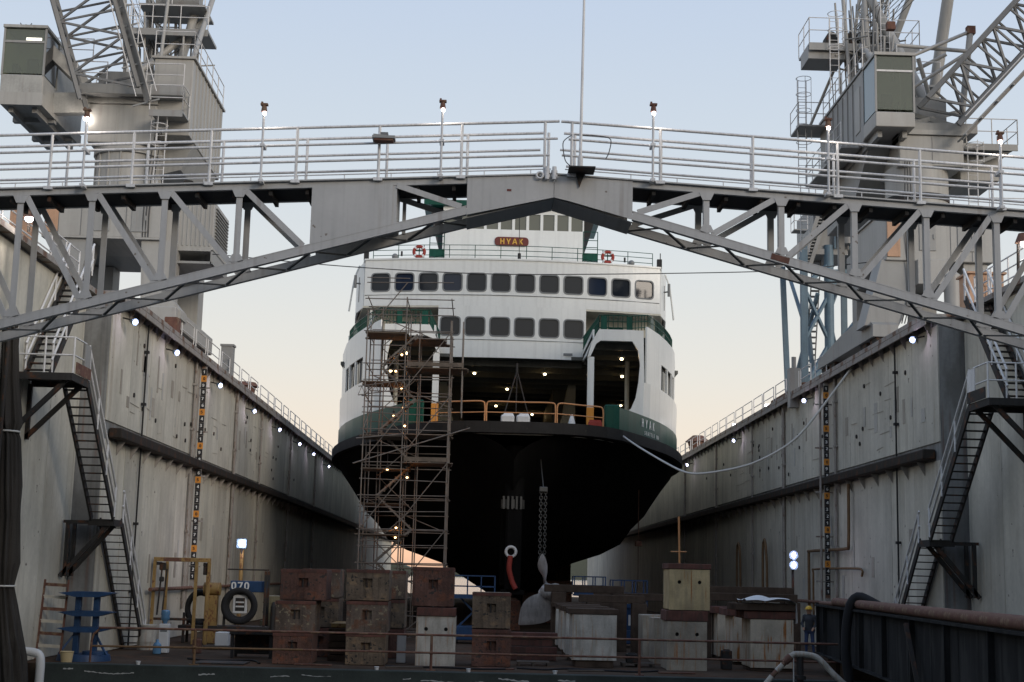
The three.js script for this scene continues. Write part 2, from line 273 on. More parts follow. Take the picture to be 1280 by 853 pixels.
// railings along the wall tops, short sections with gaps
for (const s of [-1, 1]) {
  const X = x => side(s, x); let z = s < 0 ? -61 : -66, rk = 0;
  while (z > -125) {
    const L = rr(2.2, 3.0), o = T('wall_railing', `${nth(rk++)} railing length behind the crane on the ${s < 0 ? 'curtain' : 'gangway'}-side wall top`, 'railing', [X(-13), 12.5, z - L / 2], s < 0 ? 'railing lengths on the wall by the curtain' : 'railing lengths on the wall by the gangway');
    for (const q of [0, L]) M('post', rod([X(-13), 12.5, z - q], [X(-13), 13.55, z - q], .028), K.bridgeRail, o);
    for (const h of [13.05, 13.54]) M('rail', rod([X(-13), h, z], [X(-13), h, z - L], .025), K.bridgeRail, o);
    z -= L + rr(.25, 1.1);
  }
}
// things standing on the wall tops
tag(M('ventilator', [BX(-13.5, -12.9, 12.45, 14.2, -73.6, -73.0), BX(-13.55, -12.85, 14.2, 14.3, -73.65, -72.95)], K.crane2), 'tall narrow grey box standing on the curtain-side wall top', 'ventilator');
tag(M('capstan', [cyl(-14, 12.46, 12.8, -84, .75), cyl(-14, 12.8, 13.5, -84, .5, 20, .62), cyl(-14, 13.5, 13.75, -84, .8, 20, .6)], K.rustRail), 'rusty drum capstan on the curtain-side wall top', 'capstan');
tag(M('capstan', [cyl(16.8, 12.46, 12.8, -112, .9), cyl(16.8, 12.8, 13.6, -112, .6, 20, .8), cyl(16.8, 13.6, 14.1, -112, 1.0, 20, .4)], K.rustRail), 'rusty drum capstan on the wall top beside the white hull', 'capstan');
tag(M('bollard_post', [BX(15.45, 16.0, 11.7, 13.7, -72.5, -71.9), cyl(15.72, 13.7, 14.3, -72.2, .12, 10)], K.crane2), 'grey upright box post on the gangway-side wall edge', 'post');
// floodlights under the wall tops
function wallLight(s, y, z, k) {
  const X = x => side(s, x);
  const o = T('flood_light', `${nth(k)} violet-white flood light from the stairs under the ${s < 0 ? 'curtain' : 'gangway'}-side wall edge`, 'light', [X(-13), y, z], s < 0 ? 'flood lights along the curtain-side wall' : 'flood lights along the gangway-side wall');
  M('bracket_arm', rod([X(-13), y + .15, z - .15], [X(-12.62), y + .05, z - .05], .03), K.dark, o);
  const dir = V(-s * .75, -.3, .6).normalize(), aim = (gg, d) => gg.applyMatrix4(new THREE.Matrix4().makeRotationFromQuaternion(new THREE.Quaternion().setFromUnitVectors(V(0, 1, 0), dir)).setPosition(X(-12.58) + dir.x * d, y + dir.y * d, z + dir.z * d));
  M('housing', aim(new THREE.CylinderGeometry(.14, .08, .22, 14), 0), K.blueSteel, o);
  M('lens', aim(new THREE.CylinderGeometry(.085, .085, .03, 14), .115), K.lampViolet, o);
  lamp([X(-12.58) + dir.x * .3, y + dir.y * .3, z + dir.z * .3], 0xe9dcff, .7);
}
let li = 0;
for (const [y, z] of [[11.6, -50.9], [11.6, -58.1], [11.55, -68], [11.5, -78.5], [11.5, -88.6], [11.5, -98.6], [11.5, -107], [11.4, -118]]) wallLight(-1, y, z, li++);
li = 0;
for (const [y, z] of [[11.75, -51], [11.65, -68.6], [11.5, -88], [11.5, -108]]) wallLight(1, y, z, li++);
for (const [x, z] of [[-13.9, -61.5], [16.8, -84], [16.8, -95], [16.8, -74.5], [-13.9, -101]]) {
  const o = T('deck_flood_light', x < 0 ? (z > -80 ? 'lit flood lamp behind the railing by the curtain-side crane' : 'lit flood lamp on the curtain-side wall top past the capstan') : `lit flood lamp on the gangway-side wall top, ${z > -80 ? 'by the upright box post' : z > -90 ? 'between the box post and the farthest lamp' : 'farthest toward the capstan'}`, 'light', [x, 12.46, z], x < 0 ? 'lamps on the curtain-side wall top' : 'lamps on the gangway-side wall top');
  M('stand', [rod([x, 12.46, z], [x, 12.95, z], .04), BX(x - .2, x + .2, 12.46, 12.5, z - .2, z + .2)], K.dark, o);
  M('housing', BX(x - .28, x + .28, 12.92, 13.32, z - .2, z - .04), K.crane2, o);
  M('lens', BX(x - .23, x + .23, 12.96, 13.28, z - .04, z - .02), K.lampWhite, o);
  lamp([x, 13.12, z + .14], 0xfff2f2, 1.2);
}

// ---------- depth gauges: numbered boards on the walls ----------
const font = await new FontLoader().loadAsync('fonts/droid/droid_sans_bold.typeface.json');
const glyphs = {};
function text(str, h, depth = .015) { return glyphs[str + h] ??= (() => { const g = new TextGeometry(str, { font, size: h, depth, curveSegments: 3 }); g.computeBoundingBox(); const b = g.boundingBox; g.translate(-(b.min.x + b.max.x) / 2, -(b.min.y + b.max.y) / 2, 0); return g; })(); }
for (const s of [-1, 1]) {
  const x = s < 0 ? -12.72 : 15.62, z = -65, o = T('depth_gauge', s < 0 ? 'tall black and orange depth number board above the yellow frame' : 'tall black and orange depth number board under the mooring rope end', 'gauge', [x, 2, z]);
  M('backing', [BX(x - .12, x + .12, 2.1, 12.0, z - .06, z - .03), rod([x - .26, 1.4, z - .1], [x - .26, 12.0, z - .1], .06), ...[3, 5, 7, 9, 11].map(y => BX(x - .5, x + .3, y, y + .07, z - .14, z - .1)), ...[3, 7, 11].map(y => BX(Math.min(x, s < 0 ? -13.05 : 15.95), Math.max(x, s < 0 ? -13.05 : 15.95), y + .01, y + .06, z - .2, z - .14))], K.flange, o);
  let y = 11.75, d = 1;
  for (let k = 0; k < 31; k++) {
    const five = d % 5 === 0, w = five ? .125 : .105;
    M('number_plate', BX(x - w, x + w, y - .14, y + .14, z - .03, z), five ? K.orangePaint : K.blackPaint, o);
    M('number', text(String(d), .135).clone().translate(x + (k % 2 ? .015 : -.01), y, z), five ? K.blackPaint : K.whitePaint, o);
    y -= .305; d = d === 0 ? 9 : d - 1;
  }
}

// ---------- stairs up the walls ----------
function stairs(s) {
  const X = x => side(s, x);
  const o = T('wall_stairs', s < 0 ? 'dark steel stairs with white handrails beside the bundled curtain' : 'dark steel stairs with white handrails behind the dark gangway girder', 'stairs', [X(-12.55), 0, -49]);
  const flight = (xa, xb, y0, z0, y1, z1, hand) => {
    for (const x of [xa, xb]) M('stringer', bar([X(x), y0, z0], [X(x), y1, z1], .06, .24), K.dark, o);
    const n = Math.round(Math.abs(y1 - y0) / .235);
    for (let k = 1; k < n; k++) { const t = k / n, y = lerp(y0, y1, t), z = lerp(z0, z1, t); M('tread', BX(X(xa + .03), X(xb - .03), y - .03, y + .005, z - .11, z + .11), K.dark, o); }
    for (const x of hand) {
      M('handrail', [.5, 1.0].map(h => rod([X(x), y0 + h, z0], [X(x), y1 + h, z1], .038)), K.bridgeRail, o);
      for (const t of [.02, .34, .67, .98]) M('handrail_post', rod([X(x), lerp(y0, y1, t), lerp(z0, z1, t)], [X(x), lerp(y0, y1, t) + 1.0, lerp(z0, z1, t)], .036), K.bridgeRail, o);
    }
  };
  const landing = (x0, x1, y, z0, z1) => M('landing', [BX(X(x0), X(x1), y - .05, y, z0, z1), BX(X(x1), X(x1 - .06), y - .22, y - .05, z0, z1), BX(X(x0), X(x1), y - .22, y - .05, z0 - .05, z0), BX(X(x0), X(x1), y - .22, y - .05, z1, z1 + .05)], K.dark, o);
  flight(-12.92, -12.2, 0, -54.0, 4.5, -49.5, [-12.17]);
  landing(-13.0, -12.15, 4.5, -49.5, -48.4);
  flight(-12.92, -12.2, 4.5, -48.45, 8.55, -44.1, [-12.17]);
  landing(-13.88, -12.1, 8.55, -44.05, -42.2);
  flight(-13.82, -13.08, 8.55, -43.2, 12.48, -46.9, [-13.85, -13.05]);
  // brackets under the landings
  for (const z of [-43.9, -42.4]) { M('strut', bar([X(-13.88), 6.75, z], [X(-12.3), 8.4, z], .12, .14), K.dark, o); M('hanger', bar([X(-13.84), 6.7, z], [X(-13.84), 8.4, z], .12), K.dark, o); }
  for (const z of [-49.3, -48.5]) { M('strut', bar([X(-13.85), 2.6, z], [X(-12.35), 4.36, z], .12, .14), K.dark, o); M('hanger', bar([X(-13.7), 2.6, z], [X(-13.7), 4.36, z], .12), K.dark, o); M('strut', bar([X(-13.85), 4.4, z], [X(-12.9), 4.4, z], .1), K.dark, o); }
  // guard rails round the upper landing
  const posts = [[-12.15, -44.0], [-12.15, -42.35], [-13.0, -42.35], [-13.8, -42.35]];
  for (const [x, z] of posts) M('guard_post', rod([X(x), 8.55, z], [X(x), 9.65, z], .03), K.bridgeRail, o);
  for (const h of [9.1, 9.63]) { M('guard_rail', [rod([X(-12.15), h, -43.6], [X(-12.15), h, -42.35], .026), rod([X(-12.15), h, -42.35], [X(-13.8), h, -42.35], .026)], K.bridgeRail, o); }
  M('gate_board', BX(X(-12.13), X(-12.1), 8.6, 9.6, -44.0, -43.4), s < 0 ? K.crane2 : K.bridgeRail, o);
  M('toe_plate', BX(X(-12.09), X(-12.06), 8.56, 8.9, -44.0, -42.4), s < 0 ? K.rustRail : K.dark, o);
}
stairs(-1); stairs(1);
// railings on the near wall top, above the stairs
for (const s of [-1, 1]) {
  const X = x => side(s, x), o = T('landing_railing', s < 0 ? 'white pipe railing above the stair head beside the curtain' : 'white pipe railing above the stair head over the gangway', 'railing', [X(-14), 12.48, -42]);
  for (let k = 0; k < 9; k++) M('post', rod([X(-14), 12.48, -48.6 + k * 1.6], [X(-14), 13.6, -48.6 + k * 1.6], .03), K.bridgeRail, o);
  for (const h of [12.85, 13.2, 13.58]) M('rail', rod([X(-14), h, -48.6], [X(-14), h, -35.8], .026), K.bridgeRail, o);
}
tag(M('equipment_box', [RB(17.7, 19.0, 12.5, 14.35, -52.6, -51.5, .03), BX(17.62, 19.08, 14.35, 14.42, -52.7, -51.4), BX(18.3, 18.34, 12.7, 14.2, -51.5, -51.47), ...[12.9, 13.9].map(y => BX(18.24, 18.4, y, y + .1, -51.5, -51.45)), RB(19.1, 20.0, 12.5, 13.7, -52.4, -51.4, .03)], K.orangeBox), 'tan orange equipment cabinet on the wall top by the stairs', 'cabinet');
tag(M('equipment_cabinet', [RB(-14.9, -14.2, 12.48, 13.9, -44.6, -43.9, .03), BX(-14.95, -14.15, 13.9, 13.96, -44.65, -43.85)], K.orangeBox), 'small tan cabinet on the wall top above the bundled curtain', 'cabinet');
for (const [x, y, z, l] of [[-13.2, 12.85, -40.6, 'bright lamp on a short post above the bundled curtain'], [16.9, 13.8, -44, 'bright lamp on a post above the stair head by the gangway']]) {
  const o = T('post_lamp', l, 'light', [x - .3, 12.48, z]);
  M('post', rod([x - .1, 12.45, z - .3], [x - .1, y - .05, z - .2], .05), K.dark, o);
  M('housing', cyl(x, y - .05, y + .25, z - .05, .26, 12, .14), K.rustRail, o);
  M('bulb', new THREE.SphereGeometry(.12, 12, 8).translate(x, y - .08, z + .05), K.lampWhite, o);
  lamp([x, y - .08, z + .05], 0xfff4ea, 6, .15);
}
// the bundled dark curtain hanging at the near wall
{
  const lv = [[9.7, .30, -13.62], [9.2, .27, -13.6], [8.2, .3, -13.55], [6.95, .42, -13.45], [6.7, .30, -13.45], [6.5, .38, -13.42], [5.2, .46, -13.35], [4.3, .42, -13.3], [3.0, .5, -13.3], [2.35, .34, -13.28], [1.8, .44, -13.24], [1.0, .56, -13.16], [.4, .68, -13.1], [-.3, .72, -13.05]];
  const N = 56, P = [], idx = [];
  lv.forEach(([y, r, cx], j) => { for (let i = 0; i <= N; i++) { const a = i / N * 2 * Math.PI, f = 1 + .15 * Math.sin(a * 9 + j * .5) + .11 * Math.sin(a * 15 + j * 1.3) + .05 * Math.sin(a * 23 + j); P.push(cx - .12 + r * f * Math.cos(a) * .72, y, -41.4 + r * f * Math.sin(a)); } });
  for (let j = 0; j < lv.length - 1; j++) for (let i = 0; i < N; i++) { const a = j * (N + 1) + i, b = a + N + 1; idx.push(a, a + 1, b, a + 1, b + 1, b); }
  const g = new THREE.BufferGeometry(); g.setAttribute('position', new THREE.Float32BufferAttribute(P, 3)); g.setIndex(idx); g.computeVertexNormals();
  const o = T('curtain_bundle', 'tall dark grey fabric curtain bundled and tied against the wall', 'curtain', [-13.4, 0, -41.4]);
  M('fabric', g, K.tarp, o);
  for (const [y, r, x] of [[6.7, .34, -13.57], [2.35, .38, -13.4]]) M('tie', new THREE.TorusGeometry(r, .03, 6, 24).rotateX(Math.PI / 2).scale(.85, 1, 1.05).translate(x, y, -41.4), K.rope, o);
  M('hanging_post', [rod([-13.6, 12.3, -40.8], [-13.6, -1.6, -40.8], .05), bar([-13.95, 9.8, -41.4], [-13.3, 9.8, -41.4], .08)], K.dark, o);
  M('hook', rod([-13.6, 9.6, -41.4], [-13.6, 9.85, -41.4], .05), K.dark, o);
}
// ---------- the two meeting leaves of the truss footbridge ----------
const railX = { [-1]: [-15.5, 1.45], [1]: [1.62, 18.2] };
const deckY = x => x < 1.5 ? 11.83 - (1.5 - x) * .0578 : 11.83 - (x - 1.5) * .0497;
const lowTop = x => x < 1.5 ? Math.min(11.55, 11.03 - (-.51 - x) * .2835) : Math.min(11.55, 11.02 - (x - 3.17) * .2705);
function leaf(s) {
  const o = T('footbridge', s < 0 ? 'grey steel truss footbridge leaf reaching out from the curtain-side wall' : 'grey steel truss footbridge leaf carrying the tall thin mast', 'footbridge', [s < 0 ? -13.9 : 16.8, 11, -31.5], 'two leaves of the footbridge across the dock');
  const zs = [-31, -32.15], xe = s < 0 ? -15.4 : 18.1, x0 = s < 0 ? 1.42 : 1.435;
  const bays = s < 0 ? [-3.95, -5.51, -7.14, -8.73, -10.29, -11.9, -13.5] : [3.17, 4.82, 6.49, 8.12, 9.73, 11.3, 12.9, 14.5, 16.1];
  const xp = s < 0 ? -.5 : 3.17;         // where the centre plate ends
  for (const z of zs) {
    M('top_chord', [bar([x0, deckY(x0) - .09, z], [xe, deckY(xe) - .09, z], .1, .17), bar([x0, deckY(x0) - .02, z + (z === zs[0] ? .08 : -.08)], [xe, deckY(xe) - .02, z + (z === zs[0] ? .08 : -.08)], .08, .03)], K.bridge, o);
    M('bottom_chord', [bar([xp, lowTop(xp) - .01, z], [xe, lowTop(xe) - .01, z], .15, .02), bar([xp, lowTop(xp) - .1, z + .06], [xe, lowTop(xe) - .1, z + .06], .02, .158), bar([xp, lowTop(xp) - .19, z], [xe, lowTop(xe) - .19, z], .15, .02)], K.bridge, o);
    for (const x of bays.slice(s < 0 ? 1 : 1)) M('upright', [bar([x, deckY(x) - .18, z + .03], [x, lowTop(x), z + .03], .13, .03, V(0, 0, 1)), bar([x - .06, deckY(x) - .18, z - .02], [x - .06, lowTop(x), z - .02], .03, .09, V(0, 0, 1))], K.bridge, o);
    for (const x of bays.slice(1)) for (const [y, d] of [[deckY(x) - .18, -1], [lowTop(x), 1]]) M('gusset', plate([[x - .17, y], [x + .17, y], [x + .09, y + d * .17], [x - .09, y + d * .17]], z + .066, z + .075), K.bridge, o);
    const seq = s < 0 ? [-3.95, ...bays.slice(1)] : bays;
    for (let k = 0; k < seq.length - 1; k++) {
      const a = seq[k], b = seq[k + 1];   // from the foot of the inner upright to the head of the outer one
      M('diagonal', bar([a + s * .12, lowTop(a + s * .12), z + .05], [b - s * .12, deckY(b) - .18, z + .05], .13, .03, V(0, 0, 1)), K.bridge, o);
    }
    if (s < 0) M('diagonal', bar([-2.05, deckY(-2) - .18, z + .05], [-.62, lowTop(-.6), z + .05], .13, .03, V(0, 0, 1)), K.bridge, o);
    // plates over the inner bays
    if (s < 0) {
      M('web_plate', plate([[-3.92, deckY(-3.92) - .17], [-2.14, deckY(-2.14) - .17], [-2.14, lowTop(-2.14)], [-3.92, lowTop(-3.92)]], z + .05, z + .075), K.bridge, o);
      M('end_plate', plate([[-.5, deckY(-.5) - .01], [1.42, deckY(1.42) - .01], [1.42, 11.27], [-.5, 10.82]], z + .05, z + .08), K.bridge, o);
    } else M('end_plate', plate([[1.43, deckY(1.43) - .01], [3.17, deckY(3.17) - .01], [3.17, 10.82], [1.75, 11.2], [1.43, 11.27]], z + .05, z + .08), K.bridge, o);
  }
  if (s < 0) M('upright', [BX(-2.14, -2.05, lowTop(-2.1), deckY(-2.1) - .18, zs[1], zs[0] + .04), BX(-1.98, -1.9, lowTop(-2), deckY(-2) - .18, zs[1], zs[1] + .1)], K.bridge, o);
  // underside plate near the centre, then lattice between the lower chords
  M('soffit', bar([x0, 11.28, -31.58], [xp, 10.78, -31.58], 1.1, .02), K.bridge, o);
  const n = 22;
  for (let k = 0; k < n; k++) {
    const xa = xp + (xe - xp) * k / n, xb = xp + (xe - xp) * (k + 1) / n, ya = lowTop(xa) - .17, yb = lowTop(xb) - .17;
    M('lattice_bar', bar([xa, ya, k % 2 ? zs[0] : zs[1]], [xb, yb, k % 2 ? zs[1] : zs[0]], .06, .03), K.craneDark, o);
  }
  // walkway between the top chords
  M('walkway', bar([x0, deckY(x0) - .14, -31.575], [xe, deckY(xe) - .14, -31.575], 1.04, .05), K.grate, o);
  for (let x = x0 + s * .6; s < 0 ? x > xe : x < xe; x += s * .81) M('floor_beam', BX(x - .04, x + .04, deckY(x) - .3, deckY(x) - .17, zs[1] + .05, zs[0] - .05), K.dark, o);
  // handrails on both edges; the inner bays have gaps at the joint
  for (const [zi, z] of [[0, -30.93], [1, -31.78]]) {
    const [ra, rb] = s < 0 ? [1.35 - zi * .12, xe] : [1.66 + zi * .1, xe];
    for (const h of [.42, .8, 1.2]) {
      const a0 = ra + s * rr(-.22, .12);
      M('handrail', rod([a0, deckY(a0) + h, z], [rb, deckY(rb) + h, z], h > 1 ? .034 : .03, 8), K.bridgeRail, o);
    }
    const posts = s < 0 ? [1.2, -.65, -2.48, -4.3, -6.2, -7.9, -9.7, -11.5, -13.3] : [1.8, 3.78, 5.85, 7.75, 9.6, 11.4, 13.2, 15, 16.8];
    for (const x of posts) { const q = x + (zi ? .12 : 0); M('rail_post', [rod([q, deckY(q) - .06, z], [q, deckY(q) + 1.2, z], .033, 8), BX(q - .1, q + .1, deckY(q) - .07, deckY(q) - .0, z - .06, z + .06)], K.bridgeRail, o); }
    for (let x = posts[0] + s * .3, k = 0; k < 14; x += s * 1.03, k++) M('toe_post', rod([x, deckY(x) - .02, z], [x, deckY(x) + .1, z], .012, 5), K.bridgeRail, o);
    M('toe_rail', rod([ra, deckY(ra) + .1, z], [rb, deckY(rb) + .1, z], .015, 5), K.bridgeRail, o);
  }
  if (s < 0) { for (const x of [1.26, 1.42]) M('hinge', [cyl(x, 11.66, 11.95, -30.85, .05, 10), BX(x - .07, x + .07, 11.72, 11.88, -30.93, -30.88)], K.bridgeRail, o); M('lock_hook', new THREE.TorusGeometry(.07, .025, 6, 14).translate(1.1, 11.75, -30.85), K.bridgeRail, o); M('stain_mark', BX(.38, .48, 11.38, 11.43, -30.925, -30.915), K.maroon, o); }
  else { M('mast_shelf', [BX(1.72, 2.3, 11.83, 11.86, -31.0, -30.4), plate([[1.9, 11.83], [2.1, 11.83], [1.98, 11.5]], -30.9, -30.87)], K.dark, o); M('rust_patch', bar([6.25, lowTop(6.25) - .1, -30.925], [6.65, lowTop(6.65) - .1, -30.925], .008, .13), K.rustRail, o); }
  // support legs down the wall end, outside the picture
  M('bearing', [BX(xe - .5, xe + .5, 12.48 - 5.2, lowTop(xe) - .3, -32.4, -30.9)], K.bridge, o);
}
leaf(-1); leaf(1);
tag(M('mast', [rod([1.97, 11.86, -30.55], [2.02, 19, -30.55], .035, 8, .02), cyl(1.97, 11.86, 12.1, -30.55, .06, 8)], K.bridgeRail), 'tall thin pole rising from a shelf at the bridge joint', 'pole');
for (const [x, top, z] of [[-8.91, 12.7, -30.7], [-5.03, 12.95, -30.7], [-1.09, 13.15, -30.7], [3.59, 13.22, -30.7], [7.49, 13.0, -30.7], [11.34, 12.8, -30.7]]) {
  const o = T('bridge_lamp', x > 1.5 ? `${nth([3.59, 7.49, 11.34].indexOf(x))} thin pole lamp from the mast on the mast-side bridge leaf` : `${nth([-1.09, -5.03, -8.91].indexOf(x))} thin pole lamp from the joint on the curtain-side bridge leaf`, 'lamp', [x, deckY(x), z], 'pole lamps on the footbridge');
  M('pole', rod([x, deckY(x) - .1, z], [x, top - .05, z], .028), K.bridgeRail, o);
  for (const h of [-.08, .72]) M('clamp', BX(x - .05, x + .05, deckY(x) + h, deckY(x) + h + .06, -31, z + .04), K.bridgeRail, o);
  M('head', [cyl(x, top + .02, top + .16, z, .07, 10, .05), BX(x - .08, x + .08, top + .16, top + .2, z - .06, z + .06), BX(x - .07, x - .03, top + .18, top + .24, z - .04, z + .04)], K.rustRail, o);
  M('bulb', new THREE.SphereGeometry(.042, 10, 8).scale(1, 1.3, 1).translate(x + .01, top - .02, z), K.lampWhite, o);
  lamp([x + .01, top - .02, z], 0xfff1e4, 1.2);
}
{
  const o = T('rail_floodlight', 'flat grey flood light unit fixed to the footbridge railing', 'light', [-2.4, 12.6, -30.8]);
  M('tray', [BX(-2.62, -2.12, deckY(-2.4) + .82, deckY(-2.4) + .88, -30.95, -30.6), bar([-2.6, deckY(-2.4) + .9, -30.75], [-2.15, deckY(-2.4) + .86, -30.75], .2, .05)], K.crane2, o);
  M('ballast_box', BX(-2.45, -2.28, deckY(-2.4) + .88, deckY(-2.4) + .98, -30.9, -30.7), K.lattice, o);
  M('lamp_body', BX(-2.58, -2.16, deckY(-2.4) + .77, deckY(-2.4) + .82, -30.85, -30.62), K.rustRail, o);
}
{
  const o = T('loose_cable', 'black cable looping along the broken bridge railing by the mast', 'cable', [1.9, 12, -30.8]);
  M('strand', pipe([[1.8, 12.7, -30.85], [1.6, 12.5, -30.8], [1.65, 12.1, -30.8], [1.78, 11.95, -30.8]], .012, 5), K.wire, o);
  M('strand', pipe([[1.85, 12.7, -30.85], [2.3, 12.68, -30.8], [2.65, 12.62, -30.82], [2.62, 12.3, -30.8], [2.55, 12.15, -30.8]], .012, 5), K.wire, o);
}
// ---------- cranes ----------
// lattice boom between two points; wx, hy = section size; returns lists of chords and lacing bars
function boom(o, a, b, side_, up, w, h, n, mat, rc = .07, rl = .035) {
  a = V(...a); b = V(...b); const sd = V(...side_).normalize().multiplyScalar(w / 2), u = V(...up).normalize().multiplyScalar(h / 2);
  const c = (t, i, j) => { const p = a.clone().lerp(b, t); return p.addScaledVector(sd, i).addScaledVector(u, j).toArray(); };
  for (const i of [-1, 1]) for (const j of [-1, 1]) M('boom_chord', bar(c(0, i, j), c(1, i, j), rc * 2, rc * 2), mat, o);
  for (let k = 0; k < n; k++) {
    const t0 = k / n, t1 = (k + 1) / n, f = k % 2 ? 1 : -1;
    for (const j of [-1, 1]) M('boom_lacing', [bar(c(t0, -f, j), c(t1, f, j), rl * 2, rl * 2), bar(c(t1, -1, j), c(t1, 1, j), rl * 1.7, rl * 1.7)], mat, o);
    for (const i of [-1, 1]) M('boom_lacing', [bar(c(t0, i, -f), c(t1, i, f), rl * 2, rl * 2), bar(c(t1, i, -1), c(t1, i, 1), rl * 1.6, rl * 1.6)], mat, o);
  }
}
function railing(o, pts, y0, h = 1.05, mat = K.bridgeRail, step = 1.3, name = 'railing') {
  for (let i = 0; i < pts.length - 1; i++) {
    const [xa, za] = pts[i], [xb, zb] = pts[i + 1], L = Math.hypot(xb - xa, zb - za), n = Math.max(1, Math.round(L / step)), g = [];
    for (let k = 0; k <= n; k++) { const x = lerp(xa, xb, k / n), z = lerp(za, zb, k / n); g.push(rod([x, y0, z], [x, y0 + h, z], .024, 5)); }
    for (const q of [.5, 1]) g.push(rod([xa, y0 + h * q, za], [xb, y0 + h * q, zb], .022, 5));
    M(name, g, mat, o);
  }
}
function ladder(o, x, y0, y1, z, mat = K.bridgeRail, cage = true, dx = .2) {
  M('ladder', [rod([x - dx, y0, z], [x - dx, y1, z], .025, 5), rod([x + dx, y0, z], [x + dx, y1, z], .025, 5), ...Array.from({ length: Math.floor((y1 - y0) / .3) }, (_, k) => rod([x - dx, y0 + .15 + k * .3, z], [x + dx, y0 + .15 + k * .3, z], .014, 4))], mat, o);
  if (cage) M('ladder_cage', [...Array.from({ length: Math.floor((y1 - y0 - 2) / .8) + 1 }, (_, k) => new THREE.TorusGeometry(.36, .018, 5, 14).rotateX(Math.PI / 2).translate(x, y0 + 2.1 + k * .8, z + .32)), ...[-.34, 0, .34].map(q => rod([x + q, y0 + 2.1, z + .32 + Math.sqrt(.13 - q * q)], [x + q, y1, z + .32 + Math.sqrt(.13 - q * q)], .014, 4))], mat, o);
}
